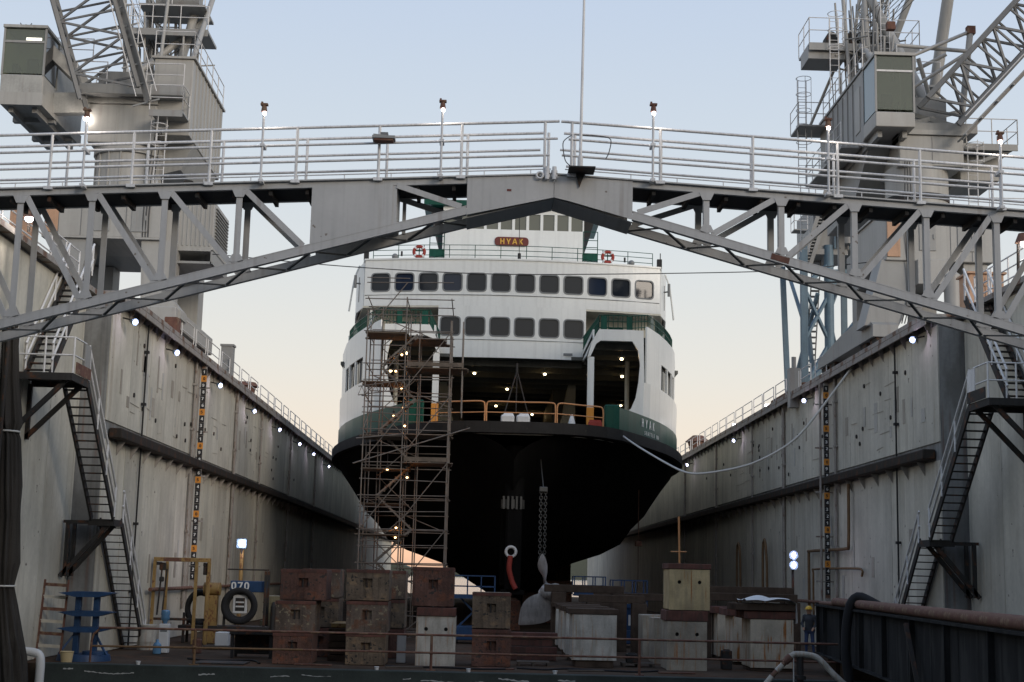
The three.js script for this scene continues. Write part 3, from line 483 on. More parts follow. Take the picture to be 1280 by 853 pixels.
// curtain-side crane
{
  const o = T('dock_crane', 'grey portal crane with lit cab and boom, on the curtain-side wall', 'crane', [-15.8, 12.48, -61.5]);
  // portal: box girder on legs
  M('portal_girder', [RB(-18.9, -13.95, 16.75, 18.55, -63.5, -60, .05), BX(-18.95, -13.9, 16.68, 16.76, -63.55, -59.95)], K.crane, o);
  M('girder_door', RB(-18.85, -18.3, 16.9, 18.4, -60.02, -59.96, .02), K.orangeBox, o);
  M('leg', [plate([[-18.6, 16.7], [-16.9, 16.7], [-17.2, 15.2], [-17.4, 13.6], [-18.6, 13.6]], -60.1, -61.6), BX(-18.7, -17.3, 13.2, 13.6, -62.2, -59.6)], K.crane2, o);
  M('leg', [plate([[-14.75, 16.7], [-13.35, 16.7], [-13.35, 14.2], [-12.9, 13.7], [-12.9, 13.35], [-14.6, 13.35]], -60.1, -61.4)], K.crane, o);
  M('leg', [BX(-14.6, -13.4, 13.35, 16.7, -67.2, -66)], K.crane, o);
  M('leg', [BX(-18.6, -17.4, 13.35, 16.7, -67.2, -66)], K.crane2, o);
  M('portal_girder', RB(-18.9, -13.4, 16.75, 18.4, -67.4, -63.5, .05), K.crane2, o);
  M('sill_beam', [RB(-14.1, -13.0, 12.95, 13.75, -68, -59.6, .04)], K.crane, o);
  M('sill_beam', RB(-18.6, -17.6, 12.95, 13.75, -68, -59.6, .04), K.crane2, o);
  for (const x of [-13.55, -18.1]) for (const z of [-60.3, -61.6, -65.8, -67.2]) { M('bogie', [RB(x - .35, x + .35, 12.62, 13.1, z - .5, z + .5, .05), BX(x - .42, x + .42, 12.75, 12.95, z - .2, z + .2)], K.dark, o); M('wheel', new THREE.CylinderGeometry(.26, .26, .2, 16).rotateZ(Math.PI / 2).translate(x, 12.74, z - .25), K.dark, o); M('wheel', new THREE.CylinderGeometry(.26, .26, .2, 16).rotateZ(Math.PI / 2).translate(x, 12.74, z + .25), K.dark, o); }
  M('buffer', RB(-13.3, -12.75, 12.5, 13.2, -59.6, -58.9, .04), K.rustRail, o);
  // louvred winch house hung on the dock side
  M('winch_house', [RB(-13.95, -11.9, 16.55, 18.7, -64.5, -61, .04), BX(-14, -11.85, 16.45, 16.56, -64.6, -60.9)], K.crane, o);
  for (let k = 0; k < 12; k++) M('louvre', bar([-11.86, 16.8 + k * .15, -61.3], [-11.86, 16.8 + k * .15, -64.2], .06, .04), K.crane2, o);
  for (let k = 0; k < 9; k++) M('rib', BX(-13.6 + k * .19, -13.54 + k * .19, 16.7, 18.6, -61, -60.96), K.crane, o);
  M('access_platform', [BX(-14.0, -11.9, 15.9, 16.0, -64.5, -60.9), BX(-11.95, -11.85, 15.9, 16.5, -64.5, -60.9)], K.crane2, o);
  // pedestal and slewing part
  M('pedestal', [cyl(-15.9, 18.55, 20.9, -61.6, 1.38, 28), cyl(-15.9, 18.55, 18.8, -61.6, 1.55, 28), cyl(-15.9, 20.6, 20.95, -61.6, 1.5, 28)], K.crane, o);
  M('slew_housing', [RB(-17.4, -14.5, 20.95, 22.7, -63.2, -60.2, .06), BX(-16.2, -16.14, 21, 22.6, -60.22, -60.17), BX(-17.45, -14.45, 22.7, 23.0, -63.3, -60.1)], K.crane, o);
  M('revolving_frame', [RB(-17.9, -13.3, 22.95, 23.4, -67, -59.6, .04), bar([-17.5, 23.4, -60], [-14.8, 24.4, -62], .2), bar([-14.8, 23.4, -60], [-17.5, 24.4, -62], .2), BX(-17.2, -14.4, 23.3, 24.3, -64, -60.6)], K.crane2, o);
  M('machinery_house', [RB(-14.75, -13.05, 21.4, 24.85, -67.5, -60.3, .04), BX(-14.85, -12.95, 24.85, 24.95, -67.6, -60.2)], K.crane, o);
  for (let k = 0; k < 9; k++) M('house_rib', BX(-13.06, -13.0, 21.5, 24.8, -61 - k * .75, -60.94 - k * .75), K.crane, o);
  M('house_underside', plate([[-14.7, 21.38], [-13.1, 21.38], [-13.6, 20.2], [-14.7, 19.9]], -67, -61.5), K.crane2, o);
  railing(o, [[-14.75, -60.3], [-13.05, -60.3], [-13.05, -67.4]], 24.95, 1.15);
  M('side_platform', [BX(-14.5, -13.1, 22.0, 22.08, -60.25, -58.9), BX(-14.5, -13.1, 21.8, 22, -58.96, -58.9)], K.crane2, o);
  railing(o, [[-14.5, -58.92], [-13.1, -58.92], [-13.1, -60.2]], 22.08, 1.1);
  ladder(o, -14.1, 18.6, 22.0, -59.6);
  // cab
  const c = [-20.75, -18.95, -58.6, -64.5];
  M('cab_body', [RB(c[0], c[1], 22.05, 23.35, c[3], c[2], .05), BX(c[0], c[1], 23.3, 25.4, c[3], c[2] - 1.9)], K.cabPaint, o); M('cab_roof', BX(c[0] - .03, c[1] + .03, 25.4, 25.52, c[3], c[2] + .08), K.cabPaint, o);
  M('cab_apron', [plate([[c[0] - .03, 22.0], [c[1] + .03, 22.0], [c[1] + .03, 22.55], [c[0] - .03, 22.55]], c[2], c[2] + .05), BX(c[1] - .02, c[1] + .04, 22.0, 22.5, c[3], c[2])], K.crane, o);
  M('cab_underframe', [BX(c[0] + .3, c[0] + .5, 21.8, 22.05, c[3], c[2] - .4), BX(c[1] - .5, c[1] - .3, 21.8, 22.05, c[3], c[2] - .4), BX(c[0], c[1], 21.85, 22.05, c[3] + 1, c[3] + 1.3), BX(c[0], c[1], 21.85, 22.05, c[2] - 2.2, c[2] - 1.9)], K.crane2, o);
  for (const [x, z] of [[c[0] + .03, c[2] - .03], [c[1] - .03, c[2] - .03], [c[1] - .03, c[2] - 1.9]]) M('cab_post', BX(x - .04, x + .04, 23.3, 25.4, z - .04, z + .04), K.crane2, o);
  M('cab_window', BX(c[0] + .06, c[1] - .06, 23.4, 24.75, c[2] - .05, c[2] - .03), K.cabGlass, o);
  M('cab_window', BX(c[0] + .06, c[1] - .06, 24.85, 25.35, c[2] - .05, c[2] - .03), K.cabGlass, o);
  M('cab_window', BX(c[1] - .06, c[1] - .03, 23.4, 25.3, c[2] - 1.8, c[2] - .1), K.sideGlass, o);
  M('cab_lining', [BX(c[0] + .04, c[1] - .04, 23.36, 25.38, c[2] - 1.88, c[2] - 1.84), BX(c[0] + .02, c[0] + .05, 23.36, 25.38, c[2] - 1.85, c[2] - .1)], K.cabLining, o);
  M('cab_seat', [RB(c[0] + .65, c[0] + 1.15, 23.4, 23.75, c[2] - 1.3, c[2] - .8, .05), RB(c[0] + .65, c[0] + 1.15, 23.75, 24.5, c[2] - 1.35, c[2] - 1.22, .05), RB(c[0] + .3, c[0] + .55, 23.36, 23.95, c[2] - .9, c[2] - .4, .03)], K.dark, o);
  for (let k = 0; k < 5; k++) M('panel_seam', BX(-18.3 + k * .95, -18.27 + k * .95, 16.8, 18.5, -60.0, -59.985), K.lattice, o);
  for (const [x, y] of [[-16.8, 17.0], [-15.2, 17.0]]) M('hatch', [RB(x, x + .7, y, y + 1.2, -60.0, -59.96, .015), BX(x + .58, x + .64, y + .5, y + .7, -59.96, -59.92)], K.crane2, o);
  for (let k = 0; k < 16; k++) { const a = k / 16 * Math.PI * 2; M('pedestal_rib', BX(-.03, .03, 18.8, 20.6, 1.36, 1.44).rotateY(a).translate(-15.9, 0, -61.6), K.crane, o); }
  for (let k = 0; k < 3; k++) M('cable_run', pipe([[-14.7 + k * .12, 16.7, -60.0], [-14.7 + k * .12, 18, -59.95], [-14.6 + k * .14, 20.5, -60.2], [-14.4 + k * .1, 21.5, -60.1]], .025, 5), K.wire, o);
  M('window_bar', BX(c[0] + .04, c[1] - .04, 24.75, 24.85, c[2] - .06, c[2]), K.crane2, o);
  M('cab_lamp', BX(c[0] + .95, c[0] + 1.6, 24.86, 24.97, c[2] - .02, c[2] + .01), glow([1, .95, .78], 1.6), o);
  M('cab_horn', [pipe([[c[0] + .5, 25.55, c[2] - 1], [c[0] + .55, 25.95, c[2] - 1]], .02, 5), pipe([[c[0] + .3, 26, c[2] - 1], [c[0] + .55, 25.7, c[2] - 1], [c[0] + .8, 26, c[2] - 1]], .02, 5)], K.dark, o);
  M('cab_arm', [bar([-19.4, 22.6, -60.3], [-17.3, 22.9, -60.9], .5, .9), bar([-19.2, 24.9, -59.8], [-17.2, 23.1, -60.6], .35, .5)], K.cabPaint, o);
  railing(o, [[-19.3, -60.2], [-17.4, -60.2]], 24.6, 1.0);
  M('slew_lamp', new THREE.SphereGeometry(.12, 10, 8).translate(-17.45, 21.95, -60.0), K.lampWhite, o); lamp([-17.45, 21.95, -60.0], 0xfff1e4, 1.5);
  // boom, rising steeply, with its catwalk, and the gantry behind
  boom(o, [-16.2, 22.6, -59.4], [-20.5, 36.5, -57.2], [1, .25, 0], [0, .15, 1], 2.5, 1.3, 13, K.lattice, .085, .045);
  { const a = V(-14.55, 22.4, -58.9), b = V(-18.9, 36.6, -56.6), sx = V(.42, .13, 0);
    M('boom_catwalk', bar(a.toArray(), b.toArray(), .75, .06), K.crane2, o);
    for (let k = 0; k < 18; k++) { const p = a.clone().lerp(b, k / 18); M('catwalk_bracket', bar(p.clone().addScaledVector(sx, -1.6).toArray(), p.clone().addScaledVector(sx, 1.1).toArray(), .06, .06), K.crane2, o); }
    M('catwalk_rail', [-1, 1].flatMap(q => [rod(a.clone().addScaledVector(sx, q).add(V(0, .2, .5)).toArray(), b.clone().addScaledVector(sx, q).add(V(0, .2, .5)).toArray(), .025, 5)]), K.bridgeRail, o); }
  for (const [a, b, r] of [[[-14.4, 24.9, -63], [-13.6, 30, -64], .2], [[-13.3, 24.9, -61], [-13.1, 30, -64.5], .12], [[-17.5, 23.3, -62], [-13.3, 28.2, -64], .16], [[-16.2, 23.3, -66], [-16.2, 30, -64], .12], [[-17.3, 23.3, -66], [-17.3, 30, -64], .1], [[-14.9, 23.3, -61.5], [-14.9, 30, -63], .08]]) M('gantry_strut', rod(a, b, r, 10), K.crane, o);
  M('gantry_platform', [BX(-16.8, -13.0, 27.0, 27.12, -64.8, -62.6), BX(-16.8, -13.0, 26.8, 27.0, -62.65, -62.6)], K.crane2, o);
  railing(o, [[-16.8, -62.6], [-13.0, -62.6]], 27.12, 1.1);
  M('gantry_platform', [BX(-16.2, -13.2, 28.2, 28.3, -64.8, -62.6)], K.crane2, o);
  M('hoist_drum', [new THREE.CylinderGeometry(.45, .45, 2, 16).rotateZ(Math.PI / 2).translate(-14.6, 28.8, -63.6)], K.crane2, o);
  railing(o, [[-17.9, -59.7], [-16.6, -59.7]], 23.4, 1.0); railing(o, [[-14.9, -59.7], [-13.3, -59.7]], 23.4, 1.0);
  ladder(o, -19.3, 13.8, 18.6, -59.8);
  M('tank_drum', [new THREE.CylinderGeometry(.35, .35, 1.1, 14).rotateX(Math.PI / 2).translate(-13.2, 19.4, -62)], K.dark, o);
}
// gangway-side crane
{
  const o = T('dock_crane', 'grey portal crane with glazed cab and sloping boom, on the gangway-side wall', 'crane', [18.4, 12.48, -60]);
  M('portal_girder', [RB(16.5, 21.0, 16.25, 18.45, -62.5, -58, .05), BX(16.42, 21.1, 18.42, 18.5, -62.6, -57.9)], K.crane, o);
  M('portal_girder', RB(17.0, 21.0, 16.3, 18.2, -66.4, -62.5, .05), K.crane2, o);
  M('girder_panel', RB(16.55, 17.1, 16.4, 18.3, -57.99, -57.95, .02), K.orangeBox, o);
  M('leg', [plate([[16.35, 16.3], [18.1, 16.3], [17.6, 14.6], [17.0, 13.5], [15.6, 13.5]], -58.1, -59.5)], K.crane2, o);
  M('leg', [BX(17.2, 17.9, 13.3, 16.3, -66.2, -65.4)], K.crane2, o);
  M('leg', [BX(19.8, 20.8, 13.3, 16.3, -59.4, -58.2)], K.crane, o);
  M('leg', [BX(19.8, 20.8, 13.3, 16.3, -66.2, -65)], K.crane2, o);
  M('sill_beam', [sidePlate([[-57.8, 13.0], [-57.8, 13.5], [-59, 14.1], [-63, 13.9], [-67.5, 13.4], [-67.5, 13.0]], 15.85, 16.9)], K.crane2, o);
  M('sill_beam', [RB(19.8, 20.7, 13.0, 13.6, -67.5, -57.8, .04)], K.crane2, o);
  for (const x of [16.35, 20.25]) for (const z of [-58.4, -59.9, -65.4, -66.9]) { M('bogie', [RB(x - .35, x + .35, 12.62, 13.1, z - .5, z + .5, .05)], K.dark, o); for (const q of [-.25, .25]) M('wheel', new THREE.CylinderGeometry(.26, .26, .2, 16).rotateZ(Math.PI / 2).translate(x, 12.74, z + q), K.dark, o); }
  M('electric_box', RB(17.7, 19.0, 15.2, 16.25, -58.2, -57.6, .03), K.crane, o);
  M('air_tank', [cyl(19.15, 14.0, 15.6, -57.7, .35, 16), cyl(19.15, 15.6, 15.8, -57.7, .35, 16, .12), BX(18.9, 19.4, 13.1, 14.0, -58, -57.5)], K.crane, o);
  M('pedestal', [cyl(18.3, 18.45, 20.5, -59.5, 1.32, 28), cyl(18.3, 18.45, 18.7, -59.5, 1.5, 28)], K.crane, o);
  M('pedestal_band', cyl(18.3, 19.0, 19.25, -59.5, 1.36, 28), K.dark, o);
  M('slew_housing', [RB(17.2, 19.95, 20.4, 21.75, -61, -58.2, .06), BX(18.6, 18.65, 20.5, 21.7, -58.21, -58.17), BX(17.1, 20.05, 21.75, 21.95, -61.1, -58.1)], K.crane, o);
  M('revolving_frame', [RB(16.2, 20.6, 21.9, 22.35, -66.5, -58.3, .04), BX(18.2, 20, 22.3, 24.2, -64, -60.5), bar([17.4, 22.2, -58.5], [20.3, 23.4, -60], .18), bar([20, 22.2, -58.5], [17.6, 23.4, -60], .18)], K.crane2, o);
  // long machinery house with the cab at its near end
  const x0 = 15.95, x1 = 17.6, z0 = -57.2, z1 = -67;
  M('machinery_house', [RB(x0, x1, 21.7, 24.9, z1, z0 - 1.9, .05), BX(x0 - .06, x1 + .06, 24.9, 25, z1, z0 - 1.9)], K.crane2, o);
  M('cab_body', RB(x0, x1, 21.75, 22.4, z0 - 1.95, z0, .04), K.crane, o); M('cab_roof', BX(x0 - .03, x1 + .03, 24.85, 24.98, z0 - 1.9, z0 + .06), K.crane, o);
  M('cab_underside', [BX(x0 + .2, x0 + .4, 21.45, 21.75, z1 + 1, z0 - .5), BX(x1 - .4, x1 - .2, 21.45, 21.75, z1 + 1, z0 - .5), ...[2, 4, 6].map(q => BX(x0, x1, 21.5, 21.72, z0 - q - .2, z0 - q))], K.crane2, o);
  for (const [x, z] of [[x0 + .03, z0 - .03], [x1 - .03, z0 - .03], [x0 + .03, z0 - 1.9]]) M('cab_post', BX(x - .04, x + .04, 22.38, 24.86, z - .04, z + .04), K.crane2, o);
  M('cab_window', BX(x0 + .07, x1 - .07, 22.5, 24.15, z0 - .05, z0 - .03), K.cabGlass, o);
  M('cab_window', BX(x0 + .07, x1 - .07, 24.22, 24.8, z0 - .05, z0 - .03), K.cabGlass, o);
  M('cab_window', BX(x0 + .02, x0 + .04, 22.45, 24.8, z0 - 1.85, z0 - .08), flat([.10, .16, .19], .08), o);
  M('cab_lining', [BX(x0 + .06, x1 - .06, 22.4, 24.84, z0 - 1.88, z0 - 1.84), BX(x1 - .05, x1 - .02, 22.4, 24.84, z0 - 1.85, z0 - .1)], K.cabLining, o);
  M('cab_seat', [RB(x0 + .6, x0 + 1.1, 22.42, 22.85, z0 - 1.3, z0 - .8, .05), RB(x0 + .6, x0 + 1.1, 22.85, 23.6, z0 - 1.36, z0 - 1.24, .05), ...[0, 1, 2, 3, 4].map(k => rod([x0 + .2 + k * .28, 22.4, z0 - .5], [x0 + .25 + k * .28, 22.95, z0 - .4], .025, 5))], K.dark, o);
  M('cab_bracket', [rod([x0 + .9, 24.85, z0 - .4], [x0 + .9, 23.9, z0 - .4], .025), BX(x0 + .82, x0 + .98, 23.85, 24.05, z0 - .45, z0 - .38)], K.dark, o);
  for (let k = 0; k < 4; k++) M('panel_seam', BX(17.4 + k * .9, 17.43 + k * .9, 16.3, 18.4, -58.0, -57.985), K.lattice, o);
  for (const [x, y] of [[17.9, 16.7], [19.5, 16.7]]) M('hatch', [RB(x, x + .7, y, y + 1.2, -58.0, -57.96, .015), BX(x + .58, x + .64, y + .5, y + .7, -57.96, -57.92)], K.crane2, o);
  for (let k = 0; k < 3; k++) M('cable_run', pipe([[17.1 + k * .12, 13.6, -58.0], [17.4 + k * .12, 15, -58.05], [17.3 + k * .14, 18.3, -57.9], [17.4 + k * .1, 20.6, -58.1]], .025, 5), K.wire, o);
  M('window_bar', BX(x0 + .05, x1 - .05, 24.14, 24.22, z0 - .06, z0), K.bridgeRail, o);
  M('house_door', BX(x0 - .03, x0, 22.3, 24.3, z0 - 3.2, z0 - 2.4), K.crane, o);
  for (let k = 0; k < 6; k++) M('house_rib', BX(x0 - .05, x0, 21.8, 24.8, z0 - 3.6 - k * .9, z0 - 3.55 - k * .9), K.crane2, o);
  M('house_underside', sidePlate([[z1, 21.7], [z0 - 2, 21.7], [z0 - 5, 19.6], [z1, 19.4]], x0 + .3, x1 + .6), K.crane2, o);
  M('side_platform', [BX(15.2, 16.05, 21.65, 21.72, -66.8, -60)], K.crane2, o);
  railing(o, [[15.2, -60], [15.2, -66.8], [16, -66.8]], 21.72, 1.1);
  ladder(o, 15.0, 21.7, 27.0, -66.6); ladder(o, 15.0, 18.4, 21.7, -66.2, K.bridgeRail, false);
  M('side_platform', [BX(14.6, 16.1, 24.4, 24.48, -67.4, -65.6)], K.crane2, o); railing(o, [[16.1, -65.6], [14.6, -65.6], [14.6, -67.4]], 24.48, 1.1);
  // gantry on the roof
  M('gantry_platform', [BX(14.5, 19.6, 27.4, 27.5, -65, -62.8), BX(14.5, 19.6, 27.15, 27.4, -62.85, -62.8), BX(14.5, 16.2, 26.8, 27.4, -64.6, -63)], K.crane2, o);
  railing(o, [[14.5, -65], [14.5, -62.8], [17.6, -62.8]], 27.5, 1.2);
  railing(o, [[19.6, -65], [19.6, -62.8], [18.4, -62.8]], 27.5, 1.2);
  for (let k = 0; k < 4; k++) M('hoist_motor', [RB(15.4 + k * .95, 16.0 + k * .95, 27.5, 28.0, -64.4, -63.3, .05), new THREE.CylinderGeometry(.22, .22, .9, 12).rotateX(Math.PI / 2).translate(15.7 + k * .95, 28.1, -63.9)], K.dark, o);
  M('roof_platform', [BX(17.8, 20.6, 25.6, 25.7, -65, -63)], K.crane2, o);
  for (const [a, b, r] of [[[17.2, 25, -62.5], [17.2, 31, -63.4], .14], [[16.3, 25, -62.5], [16.1, 32, -63.4], .09], [[16.1, 25, -65.5], [20.9, 27.2, -63], .09], [[17.4, 24.9, -60], [16.9, 27.4, -62.9], .18], [[20.2, 22.4, -61], [17.2, 30.5, -63.4], .24], [[20.6, 22.4, -66], [21.8, 33, -64], .28], [[17.8, 24.9, -66], [20.6, 33, -64], .18], [[20.4, 22.3, -60], [21, 27.2, -60], .14], [[16.8, 24.9, -58.8], [20.9, 27.1, -60], .08], [[17.5, 26.2, -59.5], [21, 26.2, -60], .09], [[20.4, 22.4, -62], [18.8, 26, -60.5], .1], [[18, 24.2, -60], [20.9, 26.2, -60], .08], [[15.2, 24.45, -66], [16.2, 27.2, -64.4], .07], [[19.4, 25.7, -63], [19.4, 27.4, -63], .07], [[18.2, 24.2, -61], [18.2, 27.3, -63], .1]]) M('gantry_strut', rod(a, b, r, 9), K.crane, o);
  for (let k = 0; k < 7; k++) M('hoist_rope', rod([16.2 + k * .25, 28, -63.6], [25 + k * .5, 36 + k * .4, -58], .018, 4), K.wire, o);
  for (const [x, z] of [[21, -60], [17.4, -59.8]]) M('sheave_block', BX(x - .18, x + .18, 27.0, 27.35, z - .15, z + .15), K.rustRail, o);
  boom(o, [18.9, 22.6, -58.2], [28.5, 33.6, -55.5], [-.1, -.1, 1], [-1, .9, 0], 1.9, 1.7, 15, K.lattice, .10, .05);
  { const a = V(19.6, 21.4, -57.3), b = V(29.4, 32.2, -54.5); M('boom_catwalk', bar(a.toArray(), b.toArray(), .7, .06), K.crane2, o); for (let k = 0; k < 16; k++) { const p = a.clone().lerp(b, k / 16); M('catwalk_bracket', bar([p.x, p.y, p.z - .6], [p.x, p.y, p.z + .5], .06, .06), K.crane2, o); } M('catwalk_rail', [rod([19.6, 22.2, -56.9], [29.4, 33, -54.1], .025, 5)], K.bridgeRail, o); }
  M('side_platform', [BX(20, 22.4, 21.5, 21.58, -61, -58.6), BX(20, 22.4, 21.3, 21.5, -58.66, -58.6), bar([22.2, 21.4, -58.8], [20, 20.5, -59], .15)], K.crane2, o);
  railing(o, [[20.2, -58.6], [22.4, -58.6], [22.4, -61]], 21.58, 1.1);
  M('counter_box', [RB(20.2, 21.9, 20.2, 21.3, -62, -59.5, .04)], K.crane, o); ladder(o, 20.4, 18.5, 21.5, -58.5);
  railing(o, [[20.9, -58], [24, -58]], 18.5, 1.1);
}
// thin poles, pipes and cables crowding the crane roofs
for (const [name, cx, y0, cz, w, n] of [['roof_pole', 17.2, 24.98, -63.6, 2.4, 34], ['roof_pole', -15.2, 23.4, -64.5, 2.6, 26]]) {
  const o = scene.children.filter(q => q.name.startsWith('dock_crane') && !q.name.includes('wall'))[cx > 0 ? 1 : 0];
  for (let k = 0; k < n; k++) {
    const x = cx + rr(-w, w) * (cx > 0 ? .45 : .6), z = cz + rr(-1.6, 1.6), h = rr(2.2, 5.5), r = rr(.02, .06), yb = y0;
    M(name, rod([x, yb - .3, z], [x + rr(-.3, .3), yb + h, z + rr(-.3, .3)], r, 6), rnd() < .6 ? K.crane : K.lattice, o);
    if (k % 2) M('roof_pipe', rod([x - rr(.2, .8), yb + h * .6, z], [x + rr(.2, .8), yb + h * rr(.5, .8), z + rr(-.5, .5)], rr(.02, .05), 6), rnd() < .5 ? K.crane : K.lattice, o);
  }
  boom(o, [cx, y0, cz - .5], [cx + (cx > 0 ? 1.2 : -.6), y0 + 9, cz - 1], [1, 0, 0], [0, 0, 1], 1.1, 1, 9, K.crane, .05, .03);
  if (cx > 0) { railing(o, [[16.0, -59.3], [16.0, -66.5]], 25, 1.1); railing(o, [[17.5, -59.3], [17.5, -66.5]], 25, 1.1); railing(o, [[17.8, -63], [20.6, -63]], 25.7, 1.1); ladder(o, 15.6, 25, 28.6, -62.6); ladder(o, 17.9, 24.9, 29.5, -62.4, K.bridgeRail, false); }
  else { railing(o, [[-17.8, -62.4], [-13.2, -62.4]], 23.4, 1.1); railing(o, [[-16.2, -62.6], [-13.2, -62.6]], 28.3, 1.1); ladder(o, -16.3, 23.4, 28.2, -62.5, K.bridgeRail, false); }
  for (let k = 0; k < 6; k++) M('hoist_rope', rod([cx + rr(-.8, .8), y0 + rr(1, 3), cz], [cx + (cx > 0 ? 1 : -1) * rr(1, 4), y0 + rr(8, 11), cz + rr(2, 5)], .016, 4), K.wire, o);
}
// blue lattice tower of a farther crane on the same wall
{
  const o = T('crane_tower', 'blue steel lattice crane tower with a ladder, on the gangway-side wall', 'tower', [18, 12.48, -76]);
  const L = [[16.55, -73], [19.4, -73], [16.55, -79], [19.4, -79]];
  M('leg', [bar([16.45, 12.5, -73], [16.45, 20.6, -73], .34)], K.blueSteel, o);
  M('leg', [rod([18.0, 12.9, -74], [18.0, 20.6, -74], .26, 12)], K.blueSteel, o);
  M('leg', [bar([19.8, 13.0, -78], [19.8, 20.6, -78], .3)], K.blueSteel, o);
  M('leg', [bar([17.0, 12.6, -79.5], [16.7, 20.6, -79.5], .28)], K.blueSteel, o);
  for (const [a, b, w] of [[[16.5, 18.2, -73], [18, 19.6, -74], .2], [[16.5, 13, -73], [18, 14.4, -74], .2], [[18, 14.6, -74], [20.2, 17.4, -75], .26], [[18, 18.6, -74], [20.4, 18.6, -75], .26], [[18, 19.2, -74], [20, 19.7, -76], .2], [[17, 13, -79], [17.4, 18, -74], .18], [[18, 13.2, -74], [20.2, 15.4, -75], .18], [[17.0, 20.4, -76], [17.4, 13.2, -75], .18], [[16.5, 16, -73], [17, 19.9, -79], .16], [[18.2, 15, -74], [17, 12.9, -79], .16]]) M('brace', bar(a, b, w), K.blueSteel, o);
  for (const [a, b] of [[[16.5, 15.4, -73], [18, 18, -74]], [[16.5, 18, -73], [18, 15.4, -74]], [[16.5, 13, -73], [18, 15.4, -74]], [[18, 16.8, -74], [19.8, 13.4, -78]], [[18, 17, -74], [19.8, 20, -78]]]) M('brace', bar(a, b, .15), K.blueSteel, o);
  M('sill_beam', [RB(16.1, 17.0, 12.5, 13.0, -80, -72, .04), RB(17.6, 18.5, 12.5, 13.2, -75, -73, .04)], K.rustRail, o);
  { const g = []; for (let k = 0; k < 24; k++) { const t = k / 24; g.push(BX(17.0 + t * .5, 17.4 + t * .5, 12.7 + t * 7.6, 12.76 + t * 7.6, -75.6, -75.3)); } g.push(bar([16.98, 12.6, -75.4], [17.48, 20.3, -75.4], .06), bar([17.42, 12.6, -75.4], [17.92, 20.3, -75.4], .06)); M('ladder', g, K.lattice, o); }
  M('cross_box', [RB(17.2, 21, 20.4, 22.9, -78, -74, .04), BX(17.1, 19, 20.1, 20.4, -78, -73.9)], K.crane2, o);
  M('hopper', [cyl(18.9, 20.6, 22.8, -73.6, .32, 12, .5)], K.crane2, o);
  { const g = []; for (let k = 0; k < 26; k++) { const t = k / 26; g.push(BX(16.6 + t * 1.5, 17.0 + t * 1.5, 19.5 + t * 4.6, 19.56 + t * 4.6, -74.4, -73.8)); } g.push(bar([16.55, 19.4, -73.8], [18.05, 24.2, -73.8], .07, .2), bar([16.95, 19.4, -73.8], [18.5, 24.2, -73.8], .07, .2)); M('stair', g, K.crane2, o); }
  M('side_platform', [BX(16.1, 16.8, 21.3, 21.36, -74.4, -73.6), BX(16.0, 16.6, 22.6, 22.85, -74, -73.6)], K.crane2, o); railing(o, [[16.8, -73.6], [16.1, -73.6], [16.1, -74.4]], 21.36, .9);
  for (const x of [18.3, 19.1, 19.9]) M('upright', bar([x, 20.4, -73.8], [x, 24.2, -73.8], .1), K.blueSteel, o);
  railing(o, [[17.4, -72.8], [20.2, -72.8]], 12.9, 1.1);
}
// ---------- the ferry ----------
const SX = 1.6;
const edge = [[0, -72.45], [1.2, -72.45], [2.4, -72.6], [3.5, -73.0], [4.5, -73.8], [5.4, -75.1], [6.2, -76.7], [7.0, -78.5], [7.8, -80.4], [8.6, -82.5], [9.3, -84.7], [9.95, -87.1], [10.45, -89.5], [10.85, -92], [11.15, -95], [11.3, -98.5], [11.35, -103], [11.35, -112], [11.35, -125], [11.35, -140], [11.35, -156]];
const E2 = edge.concat([[11.2, -164], [10.6, -171], [9.3, -178], [7, -184], [4, -187.5], [0, -188.5]]);
const both = (pl) => [...pl.slice().reverse().map(([x, z]) => [SX + x, z]), ...pl.filter(p => p[0] > 0).map(([x, z]) => [SX - x, z])];
const hw = z => { for (let i = 1; i < E2.length; i++) if (z >= E2[i][1]) { const [a, za] = E2[i - 1], [b, zb] = E2[i]; return za === zb ? b : lerp(a, b, (z - za) / (zb - za)); } return 0; };
const inset = (pl, d) => pl.map((p, i) => { const a = pl[Math.max(0, i - 1)], b = pl[Math.min(pl.length - 1, i + 1)], dx = b[0] - a[0], dz = b[1] - a[1], l = Math.hypot(dx, dz); return [p[0] + dz / l * d, p[1] - dx / l * d]; });
const ferry = T('ferry', 'white car ferry with green bulwark and black hull in the dock', 'ferry', [SX, 1.6, -130]);
